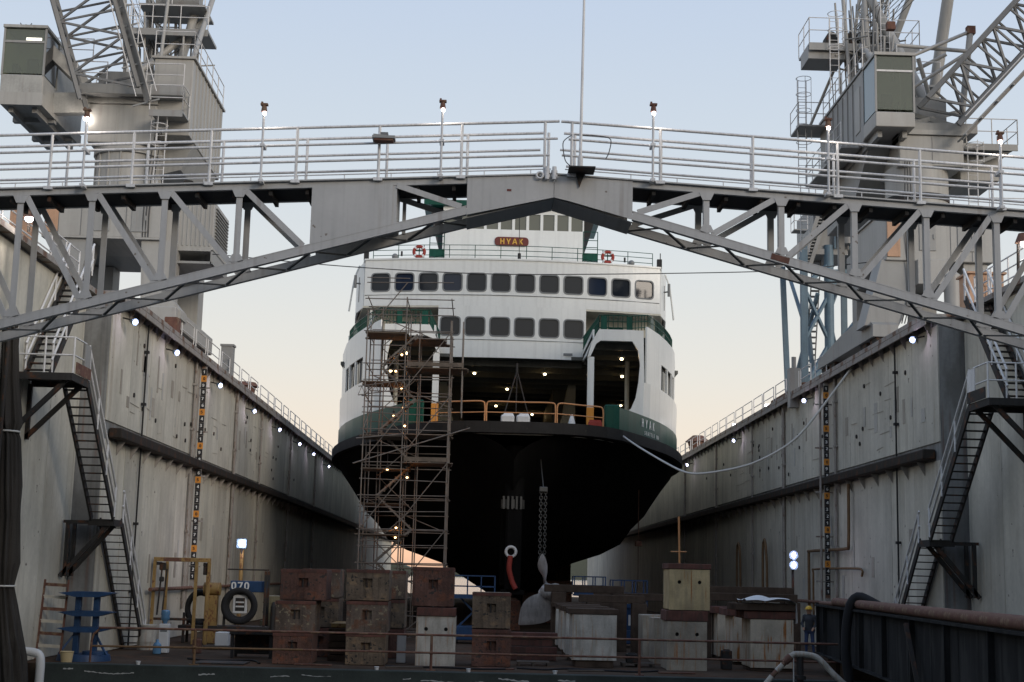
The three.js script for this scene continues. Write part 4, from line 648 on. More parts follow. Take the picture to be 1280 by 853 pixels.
{
  const o = ferry;
  // hull: stations along z, levels from the guard down to the keel
  const mid = [[11.3, 10.1], [11.1, 9.5], [10.6, 8.8], [10.0, 7.9], [9.5, 7.1], [8.6, 6.2], [7.9, 5.2], [6.6, 4.5], [4.2, 3.7], [2.4, 2.6], [1.0, 1.75], [0, 1.65]];
  const zsn = []; for (let z = -72.6; z > -100; z -= 1.1) zsn.push(z); for (let z = -100; z > -160; z -= 6) zsn.push(z); for (let z = -160; z > -188.4; z -= 2) zsn.push(z); zsn.push(-188.4);
  const P = [], idx = []; const nl = mid.length, row = nl * 2 - 1;
  for (const z of zsn) {
    const e = Math.min(1, Math.max(0, Math.min((-72.4 - z) / 27, (188.6 + z) / 24))), k = sm(0, 1, e), top = hw(z), keel = lerp(9.4, 1.65, Math.pow(Math.min(1, e * 1.5), .55));
    const L = mid.map(([x, y], i) => { const t = i / (nl - 1), yy = lerp(10.1, keel, (10.1 - y) / 8.45), full = top / 11.3 * x, fine = top * Math.pow(1 - t, 1.7) * (.55 + .45 * (1 - t)); return [lerp(fine, full, Math.pow(k, .8)), yy]; });
    L[0][0] = top;
    for (let i = 0; i < nl; i++) P.push(SX + L[i][0], L[i][1], z); for (let i = nl - 2; i >= 0; i--) P.push(SX - L[i][0], L[i][1], z);
  }
  for (let j = 0; j < zsn.length - 1; j++) for (let i = 0; i < row - 1; i++) { const a = j * row + i, b = a + row; idx.push(a, a + 1, b, a + 1, b + 1, b); }
  const g = new THREE.BufferGeometry(); g.setAttribute('position', new THREE.Float32BufferAttribute(P, 3)); g.setIndex(idx); g.computeVertexNormals();
  M('hull', g, K.hull, o);
  M('guard', ribbon(both(inset(edge, .0)), i => 10.05, 10.62, .35, 0), K.guard, o);
  M('guard_strip', pipe(both(inset(E2.slice(0, 9), .37)).map(([x, z]) => [x, 10.04, z]), .045, 5, 90), K.cream, o);
  M('car_deck', slab([...both(E2)], 10.3, 10.6), K.inside, o);
  // bulwark in green, starting at its end posts
  for (const s of [-1, 1]) {
    const q = [[4.9, -74.9], ...edge.slice(5)].map(([x, z]) => [SX + s * (x - .12), z]), pl = s > 0 ? q.slice().reverse() : q;
    M('bulwark', ribbon(pl, 10.6, 11.85, .12), K.green, o);
    M('bulwark_end', RB(SX + s * 4.75, SX + s * 5.55, 10.6, 11.95, -75.7, -74.95, .08), K.green, o);
    // white side shell above it
    const shell = [[7.3, -79.7], ...edge.slice(8)].map(([x, z]) => [SX + s * (x - .16), z]), ps = s > 0 ? shell.slice().reverse() : shell;
    M('side_shell', ribbon(ps, 11.85, 13.8, .1, .05), K.white, o);
    const upper = (z0, z1) => { const pl = []; for (let z = z0; z >= z1 - 1e-6; z -= (z0 - z1) / 14) pl.push([SX + s * (hw(z) - .21), z]); return s > 0 ? pl.reverse() : pl; };
    const band = (z0, z1, y0, y1) => M('side_shell', ribbon(upper(z0, z1), y0, y1, .1, .03), K.white, o);
    band(-79.9, -83.2, 13.8, 17.0); band(-89.0, -156, 13.8, 17.0); band(-83.2, -89.0, 15.35, 17.0);
    for (const z of [-85.0, -87.0]) M('window_mullion', ribbon(upper(z, z - .25), 13.8, 15.35, .12, .02), K.white, o);
    for (const [z0, z1] of [[-83.2, -85.0], [-85.25, -87.0], [-87.25, -89.0]]) M('side_window', ribbon(upper(z0, z1).map(([x, z]) => [x - s * .12, z]), 13.8, 15.35, .03), K.sideGlass, o);
    band(-100, -156, 17.0, 19.3);
    // overhanging fork: front frame, fascia and inner post
    const f = (pts) => pts.map(([x, y]) => [SX + s * x, y]), fp = pts => s > 0 ? f(pts) : f(pts).reverse();
    M('fork_frame', plate(fp([[6.62, 16.1], [6.95, 15.6], [7.08, 14.8], [7.0, 13.8], [6.85, 12.9], [6.6, 12.3], [6.1, 11.88], [7.25, 11.88], [7.32, 14], [7.25, 16.7], [6.6, 16.72]]), -79.75, -79.5), K.white, o);
    M('fork_fascia', plate(fp([[4.85, 16.08], [4.6, 15.9], [4.3, 15.2], [4.12, 15.1], [4.35, 16.0], [4.75, 16.72], [6.62, 16.72], [6.62, 16.08]]), -79.75, -79.45), K.white, o);
    M('fork_post', [BX(SX + s * 4.15, SX + s * 4.5, 12.3, 15.15, -79.9, -79.5)], K.white, o);
    M('post_foot', [BX(SX + s * 4.13, SX + s * 4.52, 10.6, 12.3, -79.92, -79.48)], K.orangePaint, o);
    M('fork_deck', slab([[SX + s * 4.4, -79.6], ...edge.slice(8, 16).map(([x, z]) => [SX + s * (x - .35), z]), [SX + s * 4.4, -98]], 16.2, 16.45), K.inside, o);
    M('fork_inner_side', plateZ(SX + s * 4.4, s), K.white, o);
    // balcony rails
    const rl = (pts, y0, y1) => { const gg = []; for (let i = 0; i < pts.length - 1; i++) { const [a, za, ya = 16.7] = pts[i], [b, zb, yb = 16.7] = pts[i + 1], n = Math.max(2, Math.round(Math.hypot(a - b, za - zb) / .28)); for (let k = 0; k <= n; k++) { const x = SX + s * lerp(a, b, k / n), z = lerp(za, zb, k / n), y = lerp(ya, yb, k / n); gg.push(rod([x, y, z], [x, y + .85, z], .022, 4)); } for (const h of [.15, .5, .85]) gg.push(rod([SX + s * a, ya + h, za], [SX + s * b, yb + h, zb], .028, 5)); } return gg; };
    M('balcony_rail', rl([[4.75, -79.6], [6.62, -79.6]]), K.green, o);
    M('balcony_rail', rl([[4.75, -79.6], [4.4, -87.5]]), K.green, o);
    M('balcony_rail', rl([[6.62, -79.6, 16.7], [7.6, -80.6, 16.95], [8.4, -82.6, 16.95], [9.1, -84.8, 16.95], [9.7, -87.1, 16.95], [10.1, -89, 16.95]]), K.green, o);
    for (const [a, b] of [[4.85, 5.2], [6.3, 6.6]]) M('balcony_panel', ribbon([[SX + s * a, -79.56], [SX + s * b, -79.56]], 16.72, 17.5, .02), K.green, o);
    // cream wall and door behind the balcony
    M('balcony_wall', [BX(SX + s * 4.6, SX + s * 9.1, 16.45, 19.3, -90.0, -89.8)], K.cream, o);
    M('balcony_door', RB(SX + s * 6.2, SX + s * 7.1, 16.5, 18.6, -89.78, -89.72, .02), K.green, o);
    M('side_post', [BX(SX + s * 8.7, SX + s * 8.85, 16.5, 19.3, -88.6, -88.45)], K.white, o);
    // upper cabin sides
    const uc = []; for (let z = -88.75; z > -150; z -= 2.2) uc.push([SX + s * Math.min(10.3, 9.2 + Math.sqrt(Math.max(0, -88.75 - z)) * .42), z]);
    M('cabin_side', ribbon(s > 0 ? uc.slice().reverse() : uc, 19.3, 22.2, .12), K.white, o);
    for (let k = 0; k < 3; k++) M('side_window', ribbon((s > 0 ? [1, 0] : [0, 1]).map(q => { const z = -90.2 - k * 2.4 - q * 1.4; return [SX + s * (9.2 + Math.sqrt(-88.75 - z) * .42 + (s > 0 ? .03 : .03)), z]; }), 19.9, 21.5, .03), K.sideGlass, o);
  }
  // front of the two cabin decks: one panel per window bay, bent along a shallow curve
  const zc = a => -87.1 - 1.2 * (a / 9.2) ** 2;
  const bay = (a0, a1, y0, y1, win, winMat = K.glass) => {
    const p = V(SX + a0, 0, zc(a0)), q = V(SX + a1, 0, zc(a1)), L = p.distanceTo(q), ang = Math.atan2(-(q.z - p.z), q.x - p.x), place = gg => gg.rotateY(ang).translate((p.x + q.x) / 2, 0, (p.z + q.z) / 2);
    const holes = win ? [roundRect(0, win[0], win[1], win[2], .25)] : [];
    const w = M('front_panel', place(plate([[-L / 2, y0], [L / 2, y0], [L / 2, y1], [-L / 2, y1]], -.1, 0, holes)), K.white, o, [a0, y0]);
    if (win) {
      M('window_pane', place(new THREE.ShapeGeometry(roundShape(0, win[0], win[1] + .04, win[2] + .04, .25), 5).translate(0, 0, -.07)), winMat, w);
      const rim = roundShape(0, win[0], win[1] + .1, win[2] + .1, .29); rim.holes.push(roundRect(0, win[0], win[1] - .06, win[2] - .06, .22));
      M('window_gasket', place(new THREE.ExtrudeGeometry(rim, { depth: .03, bevelEnabled: false, curveSegments: 5 }).translate(0, 0, -.01)), K.gasket, w);
    }
  };
  for (let k = 0; k < 12; k++) { const a = (k - 5.5) * 1.496; bay(a - .748, a + .748, 19.3, 22.2, [20.78, 1.17, 1.12], [1, 3, 9].includes(k) ? K.glass2 : K.glass); }
  for (const s of [-1, 1]) bay(s < 0 ? -9.25 : 8.976, s < 0 ? -8.976 : 9.25, 19.3, 22.2);
  for (let k = 0; k < 6; k++) { const a = (k - 2.5) * 1.52; bay(a - .76, a + .76, 16.1, 19.3, [18.02, 1.2, 1.15]); }
  M('seam_strip', [pipe([-9.2, -6, -3, 0, 3, 6, 9.2].map(a => [SX + a, 19.98, zc(a) + .01]), .025, 5), pipe([-4.5, -2, 0, 2, 4.5].map(a => [SX + a, 17.2, zc(a) + .01]), .02, 5)], K.gasket, o);
  M('number_board', BX(SX + 3.2, SX + 3.75, 16.35, 16.5, zc(3.4) + .02, zc(3.4) + .05), K.gasket, o);
  const floorPts = []; for (let a = -9.3; a <= 9.31; a += .93) floorPts.push([SX + a, zc(a) - .02]);
  M('upper_deck', slab([...floorPts, [SX + 10.3, -95], [SX + 10.3, -150], [SX - 10.3, -150], [SX - 10.3, -95]], 19.2, 19.32), K.cream, o);
  M('cabin_roof', [slab([...floorPts.map(([x, z]) => [x, z + .08]), [SX + 10.35, -95], [SX + 10.35, -150], [SX - 10.35, -150], [SX - 10.35, -95]], 22.2, 22.3)], K.white, o);
  M('roof_coaming', ribbon(floorPts.map(([x, z]) => [x * .97 + SX * .03, z - .4]).reverse(), 22.3, 22.36, .08), K.white, o);
  M('car_deck_ceiling', slab([[SX - 4.5, -87.3], [SX + 4.5, -87.3], [SX + 4.5, -90], [SX + 10.9, -92], [SX + 11.1, -156], [SX - 11.1, -156], [SX - 10.9, -92], [SX - 4.5, -90]], 16.1, 16.3), K.inside, o);
  for (let k = 0; k < 14; k++) M('ceiling_beam', BX(SX - (k < 1 ? 4.4 : 10.6), SX + (k < 1 ? 4.4 : 10.6), 15.75, 16.1, -88.6 - k * 2.6, -88.4 - k * 2.6), K.inside, o);
  for (const s of [-1, 1]) for (let k = 0; k < 4; k++) M('ceiling_beam', BX(SX + s * 4.5, SX + s * (hw(-81.4 - k * 2) - .4), 15.85, 16.2, -81.5 - k * 2, -81.3 - k * 2), K.inside, o);
  for (const s of [-1, 1]) { M('engine_casing', BX(SX + s * 3.2, SX + s * 4.7, 10.6, 16.1, -150, -100), K.inside, o); M('casing_nose', plate((s > 0 ? [[SX + 3.2, 10.6], [SX + 4.7, 10.6], [SX + 4.7, 16.1], [SX + 4.2, 16.1]] : [[SX - 4.7, 10.6], [SX - 3.2, 10.6], [SX - 4.2, 16.1], [SX - 4.7, 16.1]]), -99.9, -98.5), K.cream, o); }
  M('end_doors', BX(SX - 11, SX + 11, 10.6, 16.1, -156.2, -156), K.inside, o);
  for (const [x, z] of [[8.7, -87], [-5.4, -87]]) M('deck_pillar', rod([x, 10.6, z], [x, 16.2, z], .14, 10), K.cream, o);
  // pilot house
  const pz = -90.4;
  M('pilothouse_wall', [BX(SX - 4.55, SX + 4.55, 22.3, 24.95, pz - 7, pz), BX(SX - 4.55, SX + 4.55, 26.0, 26.4, pz - 7, pz)], K.white, o);
  for (let k = 0; k <= 10; k++) M('window_mullion', BX(SX - 4.55 + k * .91 - (k ? .09 : 0), SX - 4.55 + k * .91 + (k < 10 ? .09 : 0), 24.95, 26.0, pz - .14, pz), K.white, o);
  for (let k = 0; k < 10; k++) M('window_pane', BX(SX - 4.46 + k * .91, SX - 3.73 + k * .91, 24.95, 26.0, pz - .1, pz - .07), K.pilotGlass, o);
  for (const s of [-1, 1]) { M('window_pane', BX(SX + s * 4.5, SX + s * 4.52, 24.95, 26.0, pz - 6.8, pz - .2), K.sideGlass, o); M('roof_bracket', plate((s > 0 ? [[4.56, 26.4], [5.4, 26.4], [4.95, 24.7], [4.56, 24.7]] : [[-5.4, 26.4], [-4.56, 26.4], [-4.56, 24.7], [-4.95, 24.7]]).map(([x, y]) => [SX + x, y]), pz - 6, pz - .5), K.black, o); }
  M('pilothouse_roof', [slab([[SX - 5.8, pz + .3], [SX + 5.8, pz + .3], [SX + 5.8, pz - 8], [SX - 5.8, pz - 8]], 26.4, 26.75)], K.green, o);
  // roof rails (thin, dark green), life rings, ladders
  const rz = a => zc(a) - .5, rp = []; for (let a = -8.8; a <= 8.81; a += 1.6) rp.push([SX + a, rz(a)]);
  for (let i = 0; i < rp.length; i++) M('rail_post', rod([rp[i][0], 22.3, rp[i][1]], [rp[i][0], 23.25, rp[i][1]], .025, 5), K.green, o);
  for (const h of [22.6, 22.93, 23.24]) M('roof_rail', pipe(rp.map(([x, z]) => [x, h, z]), .022, 5, 40), K.green, o);
  for (const s of [-1, 1]) {
    const lx = SX + s * 5.9;
    const ring = M('life_ring', new THREE.TorusGeometry(.33, .1, 10, 24).translate(lx, 22.78, rz(5.9) + .12), K.red, o);
    for (let k = 0; k < 4; k++) M('ring_band', new THREE.TorusGeometry(.33, .105, 8, 5, .35).rotateZ(k * Math.PI / 2 + .6).translate(lx, 22.78, rz(5.9) + .122), K.whitePaint, ring);
    M('ring_cross', [BX(lx - .3, lx + .3, 22.83, 22.89, rz(5.9), rz(5.9) + .05), BX(lx - .03, lx + .03, 22.5, 23.05, rz(5.9), rz(5.9) + .05)], K.green, o);
    const bx = SX + s * 4.8;
    M('ladder_box', [BX(bx - .48, bx + .48, 22.5, 22.98, rz(4.8) - .5, rz(4.8) + .02), bar([bx - .45, 22.3, rz(4.8)], [bx + .1, 22.55, rz(4.8)], .06), bar([bx + .45, 22.3, rz(4.8)], [bx - .1, 22.55, rz(4.8)], .06)], K.green, o);
    M('ladder_frame', [rod([bx - .45, 22.4, rz(4.8)], [bx - .45, 24.35, rz(4.8)], .03, 5), rod([bx + .45, 22.4, rz(4.8)], [bx + .45, 24.35, rz(4.8)], .03, 5), ...[23.35, 23.8, 24.35].map(h => rod([bx - .45, h, rz(4.8)], [bx + .45, h, rz(4.8)], .025, 5))], K.green, o);
    M('roof_lamp', new THREE.SphereGeometry(.2, 12, 8).translate(SX + s * 7.4, 22.45, rz(7.4) + .3), K.gasket, o);
    M('cabin_davit', pipe([[SX + s * 9.7, 22.1, -89.5], [SX + s * 10.0, 21.2, -89.5], [SX + s * 10.3, 19.2, -89.8]], .06, 6), K.white, o);
    M('navigation_light', [BX(SX + s * 9.1, SX + s * 9.4, 22.3, 22.9, -89.0, -88.7), rod([SX + s * 9.3, 22.8, -88.8], [SX + s * 9.3, 23.3, -88.8], .03)], K.black, o);
    M('side_bracket', [rod([SX + s * 9.6, 20.9, -89.3], [SX + s * 9.9, 20.9, -89.1], .05), cyl(SX + s * 9.9, 20.6, 21.4, -89.1, .09, 8)], K.gasket, o);
  }
  M('flag_staff', [rod([SX + .35, 22.3, rz(0) + .1], [SX + .3, 25.6, rz(0) + .1], .022, 5), cyl(SX + .35, 22.3, 22.75, rz(0) + .1, .1, 8)], K.black, o);
  for (let k = 0; k < 2; k++) M('hand_lamp', cyl(SX + 7 - k * 14, 22.55, 22.85, rz(7), .06, 8), K.black, o);
  // name board
  M('name_board', new THREE.ExtrudeGeometry(roundShape(SX - .1, 24.15, 2.15, .56, .27), { depth: .06, bevelEnabled: true, bevelSize: .02, bevelThickness: .02, bevelSegments: 1 }).translate(0, 0, pz + .02), K.maroon, o);
  [...'HYAK'].forEach((ch, i) => M('letter', text(ch, .36, .03).clone().translate(SX - .1 + (i - 1.5) * .4, 24.15, pz + .11), K.gold, o));
  // name on the green bulwark, letter by letter along its curve
  const along = (str, a0, step, h, y) => [...str].forEach((ch, i) => {
    if (ch === ' ') return; const z = a0 - i * step, k = (hw(z - .4) - hw(z + .4)) / .8, ang = Math.atan(k), x = SX + hw(z) - .12 + .14 * Math.cos(ang);
    M('letter', text(ch, h, .015).clone().rotateY(Math.PI / 2 - ang).translate(x, y, z + .14 * Math.sin(ang)), K.whitePaint, o);
  });
  along('HYAK', -78.9, .68, .46, 11.45); along('SEATTLE WA', -79.3, .3, .21, 10.93);
  // signal mast on top of the pilot house
  M('signal_mast', [rod([SX + .2, 26.7, -92.5], [SX + .2, 29.1, -92.5], .07, 8), BX(SX - .3, SX + .7, 28.55, 28.62, -92.55, -92.45), new THREE.SphereGeometry(.12, 8, 6).translate(SX - .1, 28.85, -92.5), rod([SX + .2, 28.9, -92.5], [SX + .9, 28.9, -92.5], .04)], K.gasket, o);
  // rudder and shaft bossing
  M('rudder', [RB(SX - .28, SX + .5, 2.2, 7.0, -76.4, -73.6, .12), cyl(SX + .1, 6.6, 9.6, -74.6, .5, 16), RB(SX - .5, SX + .7, 2.0, 2.25, -76.3, -73.7, .05)], K.hull, o);
  M('rudder_collar', [cyl(SX + .02, 6.35, 6.8, -74.2, .62, 14), ...[0, 1, 2, 3, 4].map(k => BX(SX - .5 + k * .22, SX - .4 + k * .22, 6.3, 6.95, -73.6, -73.5))], K.chain, o);
  M('rudder_ring', new THREE.TorusGeometry(.25, .075, 8, 22).translate(SX - .03, 4.15, -73.5), K.plasticWhite, o);
  M('stern_post', [RB(SX - .5, SX + .5, 2.4, 9, -80, -77.2, .1)], K.hull, o);
}
function plateZ(x, s) { return sidePlate([[-79.6, 16.2], [-79.6, 16.72], [-88, 16.72], [-88, 16.1], [-84, 15.9]], x, x + s * .1); }
tag(M('drain_hose', pipe([[SX - .05, 3.95, -73.45], [SX - .1, 3.3, -73.4], [SX + .05, 2.7, -73.4], [SX + .25, 2.3, -73.3]], .13, 8, 30), K.red), 'red hose hanging down the rudder below a pale ring', 'hose');
// lights under the car deck ceiling
for (const [x, z] of [[-.66, -91.1], [1.58, -98.6], [.92, -108.8], [3.82, -90.6], [3.86, -114], [8.0, -83.3], [8.75, -90.7], [10.2, -106.5], [-4.6, -83.3], [-6, -91]]) {
  const y = 15.72, o = T('deck_light', 'small warm lamp under the ferry car deck ceiling', 'light', [x, y, z], 'warm lamps under the car deck ceiling');
  M('fitting', BX(x - .2, x + .2, y, y + .12, z - .12, z + .06), K.gasket, o); M('stem', rod([x, y + .1, z], [x, 16.25, z], .03, 5), K.gasket, o);
  M('bulb', new THREE.SphereGeometry(.09, 10, 8).scale(1.1, .8, 1).translate(x, y - .08, z), K.lampDeck, o);
  lamp([x, y - .08, z], 0xffc477, .35, .1);
}
// orange safety rails across the deck end
for (const [a, b] of [[-4.05, -1.55], [-1.45, 2.05], [2.15, 4.6]]) {
  const z = x => -72.9 - Math.max(0, Math.abs(x) - 2.2) * .55, xa = SX + a, xb = SX + b, o = T('safety_railing', a < -2 ? 'orange safety rail beside the scaffold on the ferry deck end' : a < 0 ? 'orange safety rail before the white sacks on the deck end' : 'orange safety rail beside the green bulwark on the deck end', 'railing', [(xa + xb) / 2, 10.62, z((a + b) / 2)], 'orange rails across the ferry deck end');
  M('frame', pipe([[xa, 10.6, z(a)], [xa, 11.5, z(a)], [xa + .18, 11.7, z(a + .15)], [(xa + xb) / 2, 11.7, z((a + b) / 2)], [xb - .18, 11.7, z(b - .15)], [xb, 11.5, z(b)], [xb, 10.6, z(b)]], .04, 7, 50), K.orangeRail, o);
  M('mid_rail', rod([xa, 11.15, z(a)], [xb, 11.15, z(b)], .03), K.orangeRail, o);
}
{
  const o = T('tripod', 'steel tripod standing behind the orange rails on the car deck', 'tripod', [SX + .1, 10.6, -75]);
  for (const [x, z] of [[-.7, -74.6], [.9, -74.8], [.1, -75.9]]) M('leg', rod([SX + x, 10.6, z], [SX + .1, 13.6, -75], .035), K.dark, o);
  M('head', [rod([SX + .1, 13.5, -75], [SX + .1, 14.0, -75], .06), rod([SX + .1, 11.2, -75], [SX + .1, 13.5, -75], .02)], K.dark, o);
  for (const [x, w] of [[-.35, .55], [.45, .5]]) tag(M('white_sack', [RB(SX + x - .36, SX + x + .34, 10.6, 11.12, -74.1, -73.5, .1), RB(SX + x - .25, SX + x + .3, 11.0, 11.22, -74, -73.6, .1).rotateZ(0)], K.plasticWhite), 'crumpled white sack behind the middle orange rail', 'sack', 'white sacks on the car deck end');
  tag(M('road_cone', [new THREE.CylinderGeometry(.06, .25, .7, 12).translate(SX + 3.0, 10.98, -74.6), BX(SX + 2.7, SX + 3.3, 10.6, 10.64, -74.9, -74.3)], K.plasticWhite), 'pale cone on the car deck behind the orange rail', 'cone');
  tag(M('red_crate', [RB(SX + 3.9, SX + 4.6, 10.62, 11.0, -75.2, -74.7, .03), BX(SX + 3.95, SX + 4.55, 11.0, 11.1, -75.1, -74.8)], K.red), 'small red box by the green bulwark end', 'box');
}
// ---------- scaffold tower in front of the ferry ----------
{
  const o = T('scaffold_tower', 'rusty tube scaffold tower with plank decks and lamps before the ferry', 'scaffold', [-3.6, 0, -68]);
  const xs = [-5.5, -4.95, -3.7, -3.15, -1.62], zs = [-66, -68.1, -70.2], lv = []; for (let y = .35; y < 15.6; y += 1.52) lv.push(y);
  const tops = { '-5.5': 14.6, '-4.95': 15.2, '-3.7': 15.4, '-3.15': 15.1, '-1.62': 14.9 };
  for (const x of xs) for (const z of zs) { if ((x === -4.95 || x === -3.15) && z === -66) continue; const t = tops[x] + rr(-.5, .4); M('upright', [rod([x, 0, z], [x, t, z], .03, 6), BX(x - .1, x + .1, 0, .03, z - .1, z + .1)], K.scaffold, o); }
  // a bay standing out to the right at deck height
  for (const [x, z] of [[-1.05, -66.2], [-1.05, -68.2]]) M('upright', rod([x, 10.3, z], [x, 14.6, z], .03, 6), K.scaffold, o);
  for (const y of lv) {
    for (const z of zs) if (rnd() < .9) M('ledger', rod([-5.65, y, z], [-1.5, y + rr(-.05, .05), z], .026, 5), K.scaffold, o);
    for (const x of [-5.5, -3.7, -1.62]) M('ledger', rod([x, y + .06, -65.9], [x, y + .06, -70.3], .026, 5), K.scaffold, o);
    for (const z of [-66, -70.2]) if (rnd() < .8) M('ledger', rod([-5.6, y + .76, z], [-1.55, y + .76 + rr(-.1, .1), z], .024, 5), K.scaffold, o);
    if (rnd() < .8) M('guard_rail', rod([-5.6, y + 1.0, -66], [-3.6, y + 1.0, -66], .024, 5), K.scaffold, o);
  }
  for (let k = 0; k < lv.length - 1; k++) {
    const y = lv[k], y1 = lv[k + 1];
    if (k % 2) M('diagonal', rod([-5.5, y, -65.95], [-3.7, y1 + .8, -65.95], .026, 5), K.scaffold, o); else M('diagonal', rod([-1.62, y1, -65.95], [-3.7, y - 1.2 < 0 ? 0 : y - 1.2, -65.95], .026, 5), K.scaffold, o);
    if (k % 3 === 0) M('diagonal', rod([-5.5, y, -66], [-5.5, y1, -70.2], .026, 5), K.scaffold, o);
    if (k % 3 === 1) M('diagonal', rod([-1.62, y1, -66], [-1.62, y, -70.2], .026, 5), K.scaffold, o);
    if (k % 2) M('diagonal', rod([-5.5, y1, -70.2], [-1.62, y, -70.2], .026, 5), K.scaffold, o);
  }
  for (const [x0, x1, y, z0, z1] of [[-3.6, -1.0, 12.3, -66, -68.2], [-5.5, -3.7, 13.9, -66, -68.1], [-5.5, -3.8, 11.6, -66, -68], [-3.6, -1.6, 7.9, -66, -68.1], [-5.5, -3.7, 9.1, -66, -68.1], [-3.7, -1.6, 9.4, -68.1, -70.2], [-5.5, -3.7, 6.1, -68.1, -70.2], [-5.5, -3.6, 4.6, -66, -68], [-3.7, -1.6, 3.1, -66, -68.1], [-3.5, -2.0, 14.0, -68.1, -70.2], [-5.4, -3.6, 7.6, -66.1, -68.1]])
    for (let k = 0; k < 6; k++) { const z = lerp(z0, z1, (k + .5) / 6), w = Math.abs(z1 - z0) / 6 * .92; M('plank', BX(x0 - rr(0, .25), x1 + rr(0, .25), y + .04 + rr(0, .01), y + .09 + rr(0, .01), z - w / 2, z + w / 2), K.plank, o); }
  for (const [x0, x1, y, z] of [[-3.6, -1.0, 12.42, -65.95], [-3.6, -1.6, 8.02, -65.95]]) M('toe_board', BX(x0, x1, y, y + .2, z - .02, z + .02), K.plank, o);
  M('long_tube', rod([-5.9, 7.85, -65.8], [-.6, 9.6, -65.8], .03, 6), K.scaffold, o); M('long_tube', rod([-5.8, 9.0, -65.8], [-3.6, 9.25, -65.8], .03, 6), K.scaffold, o);
  // lattice beam at mid height
  { const g = [rod([-5.8, 11.4, -65.9], [-3.6, 11.75, -65.9], .025, 5), rod([-5.8, 11.0, -65.9], [-3.6, 11.35, -65.9], .025, 5)]; for (let k = 0; k < 14; k++) { const x = -5.8 + k * .157, y = 11 + (x + 5.8) * .16; g.push(rod([x, y + (k % 2 ? .4 : 0), -65.9], [x + .157, y + (k % 2 ? 0 : .4), -65.9], .014, 4)); } M('lattice_beam', g, K.scaffold, o); }
  // stair flights zig-zagging up the middle
  for (let k = 0; k < 9; k++) {
    const y = .4 + k * 1.52, f = k % 2, xa = f ? -3.2 : -4.85, xb = f ? -4.85 : -3.2, z = -67 - (f ? .8 : 0), st = M('stair_flight', [bar([xa, y, z], [xb, y + 1.52, z], .04, .08), bar([xa, y, z - .65], [xb, y + 1.52, z - .65], .04, .08), rod([xa, y + .9, z], [xb, y + 2.42, z], .022, 5)], K.scaffold, o);
    for (let q = 1; q < 7; q++) M('tread', BX(lerp(xa, xb, q / 7) - .12, lerp(xa, xb, q / 7) + .12, y + 1.52 * q / 7 - .015, y + 1.52 * q / 7 + .015, z - .62, z - .03), K.scaffold, st);
  }
}
let wl = 0;
for (const [x, y, z] of [[-4.0, 13.3, -68.4], [-4.26, 12.5, -68.4], [-3.93, 11.6, -68], [-3.82, 10.7, -68], [-4.26, 10.3, -68], [-3.63, 9.68, -66.4], [-4.35, 7.65, -66.3], [-3.43, 7.3, -66.3], [-3.95, 5.05, -68], [-3.97, 4.6, -68]]) {
  const o = T('work_lamp', `${nth(wl++)} warm work lamp from the top of the scaffold tower`, 'lamp', [x, y, z], 'work lamps in the scaffold');
  M('bulb', new THREE.SphereGeometry(.05, 10, 8).translate(x, y, z), K.lampWarm, o); M('guard_cage', [new THREE.TorusGeometry(.12, .012, 5, 12).rotateX(Math.PI / 2).translate(x, y + .03, z), new THREE.TorusGeometry(.12, .012, 5, 12).translate(x, y, z)], K.dark, o); M('holder', [cyl(x, y + .08, y + .24, z, .05, 8), rod([x, y + .2, z], [x, y + .7, z], .012, 4)], K.dark, o);
  lamp([x, y, z], 0xff9a48, .8, .06);
}
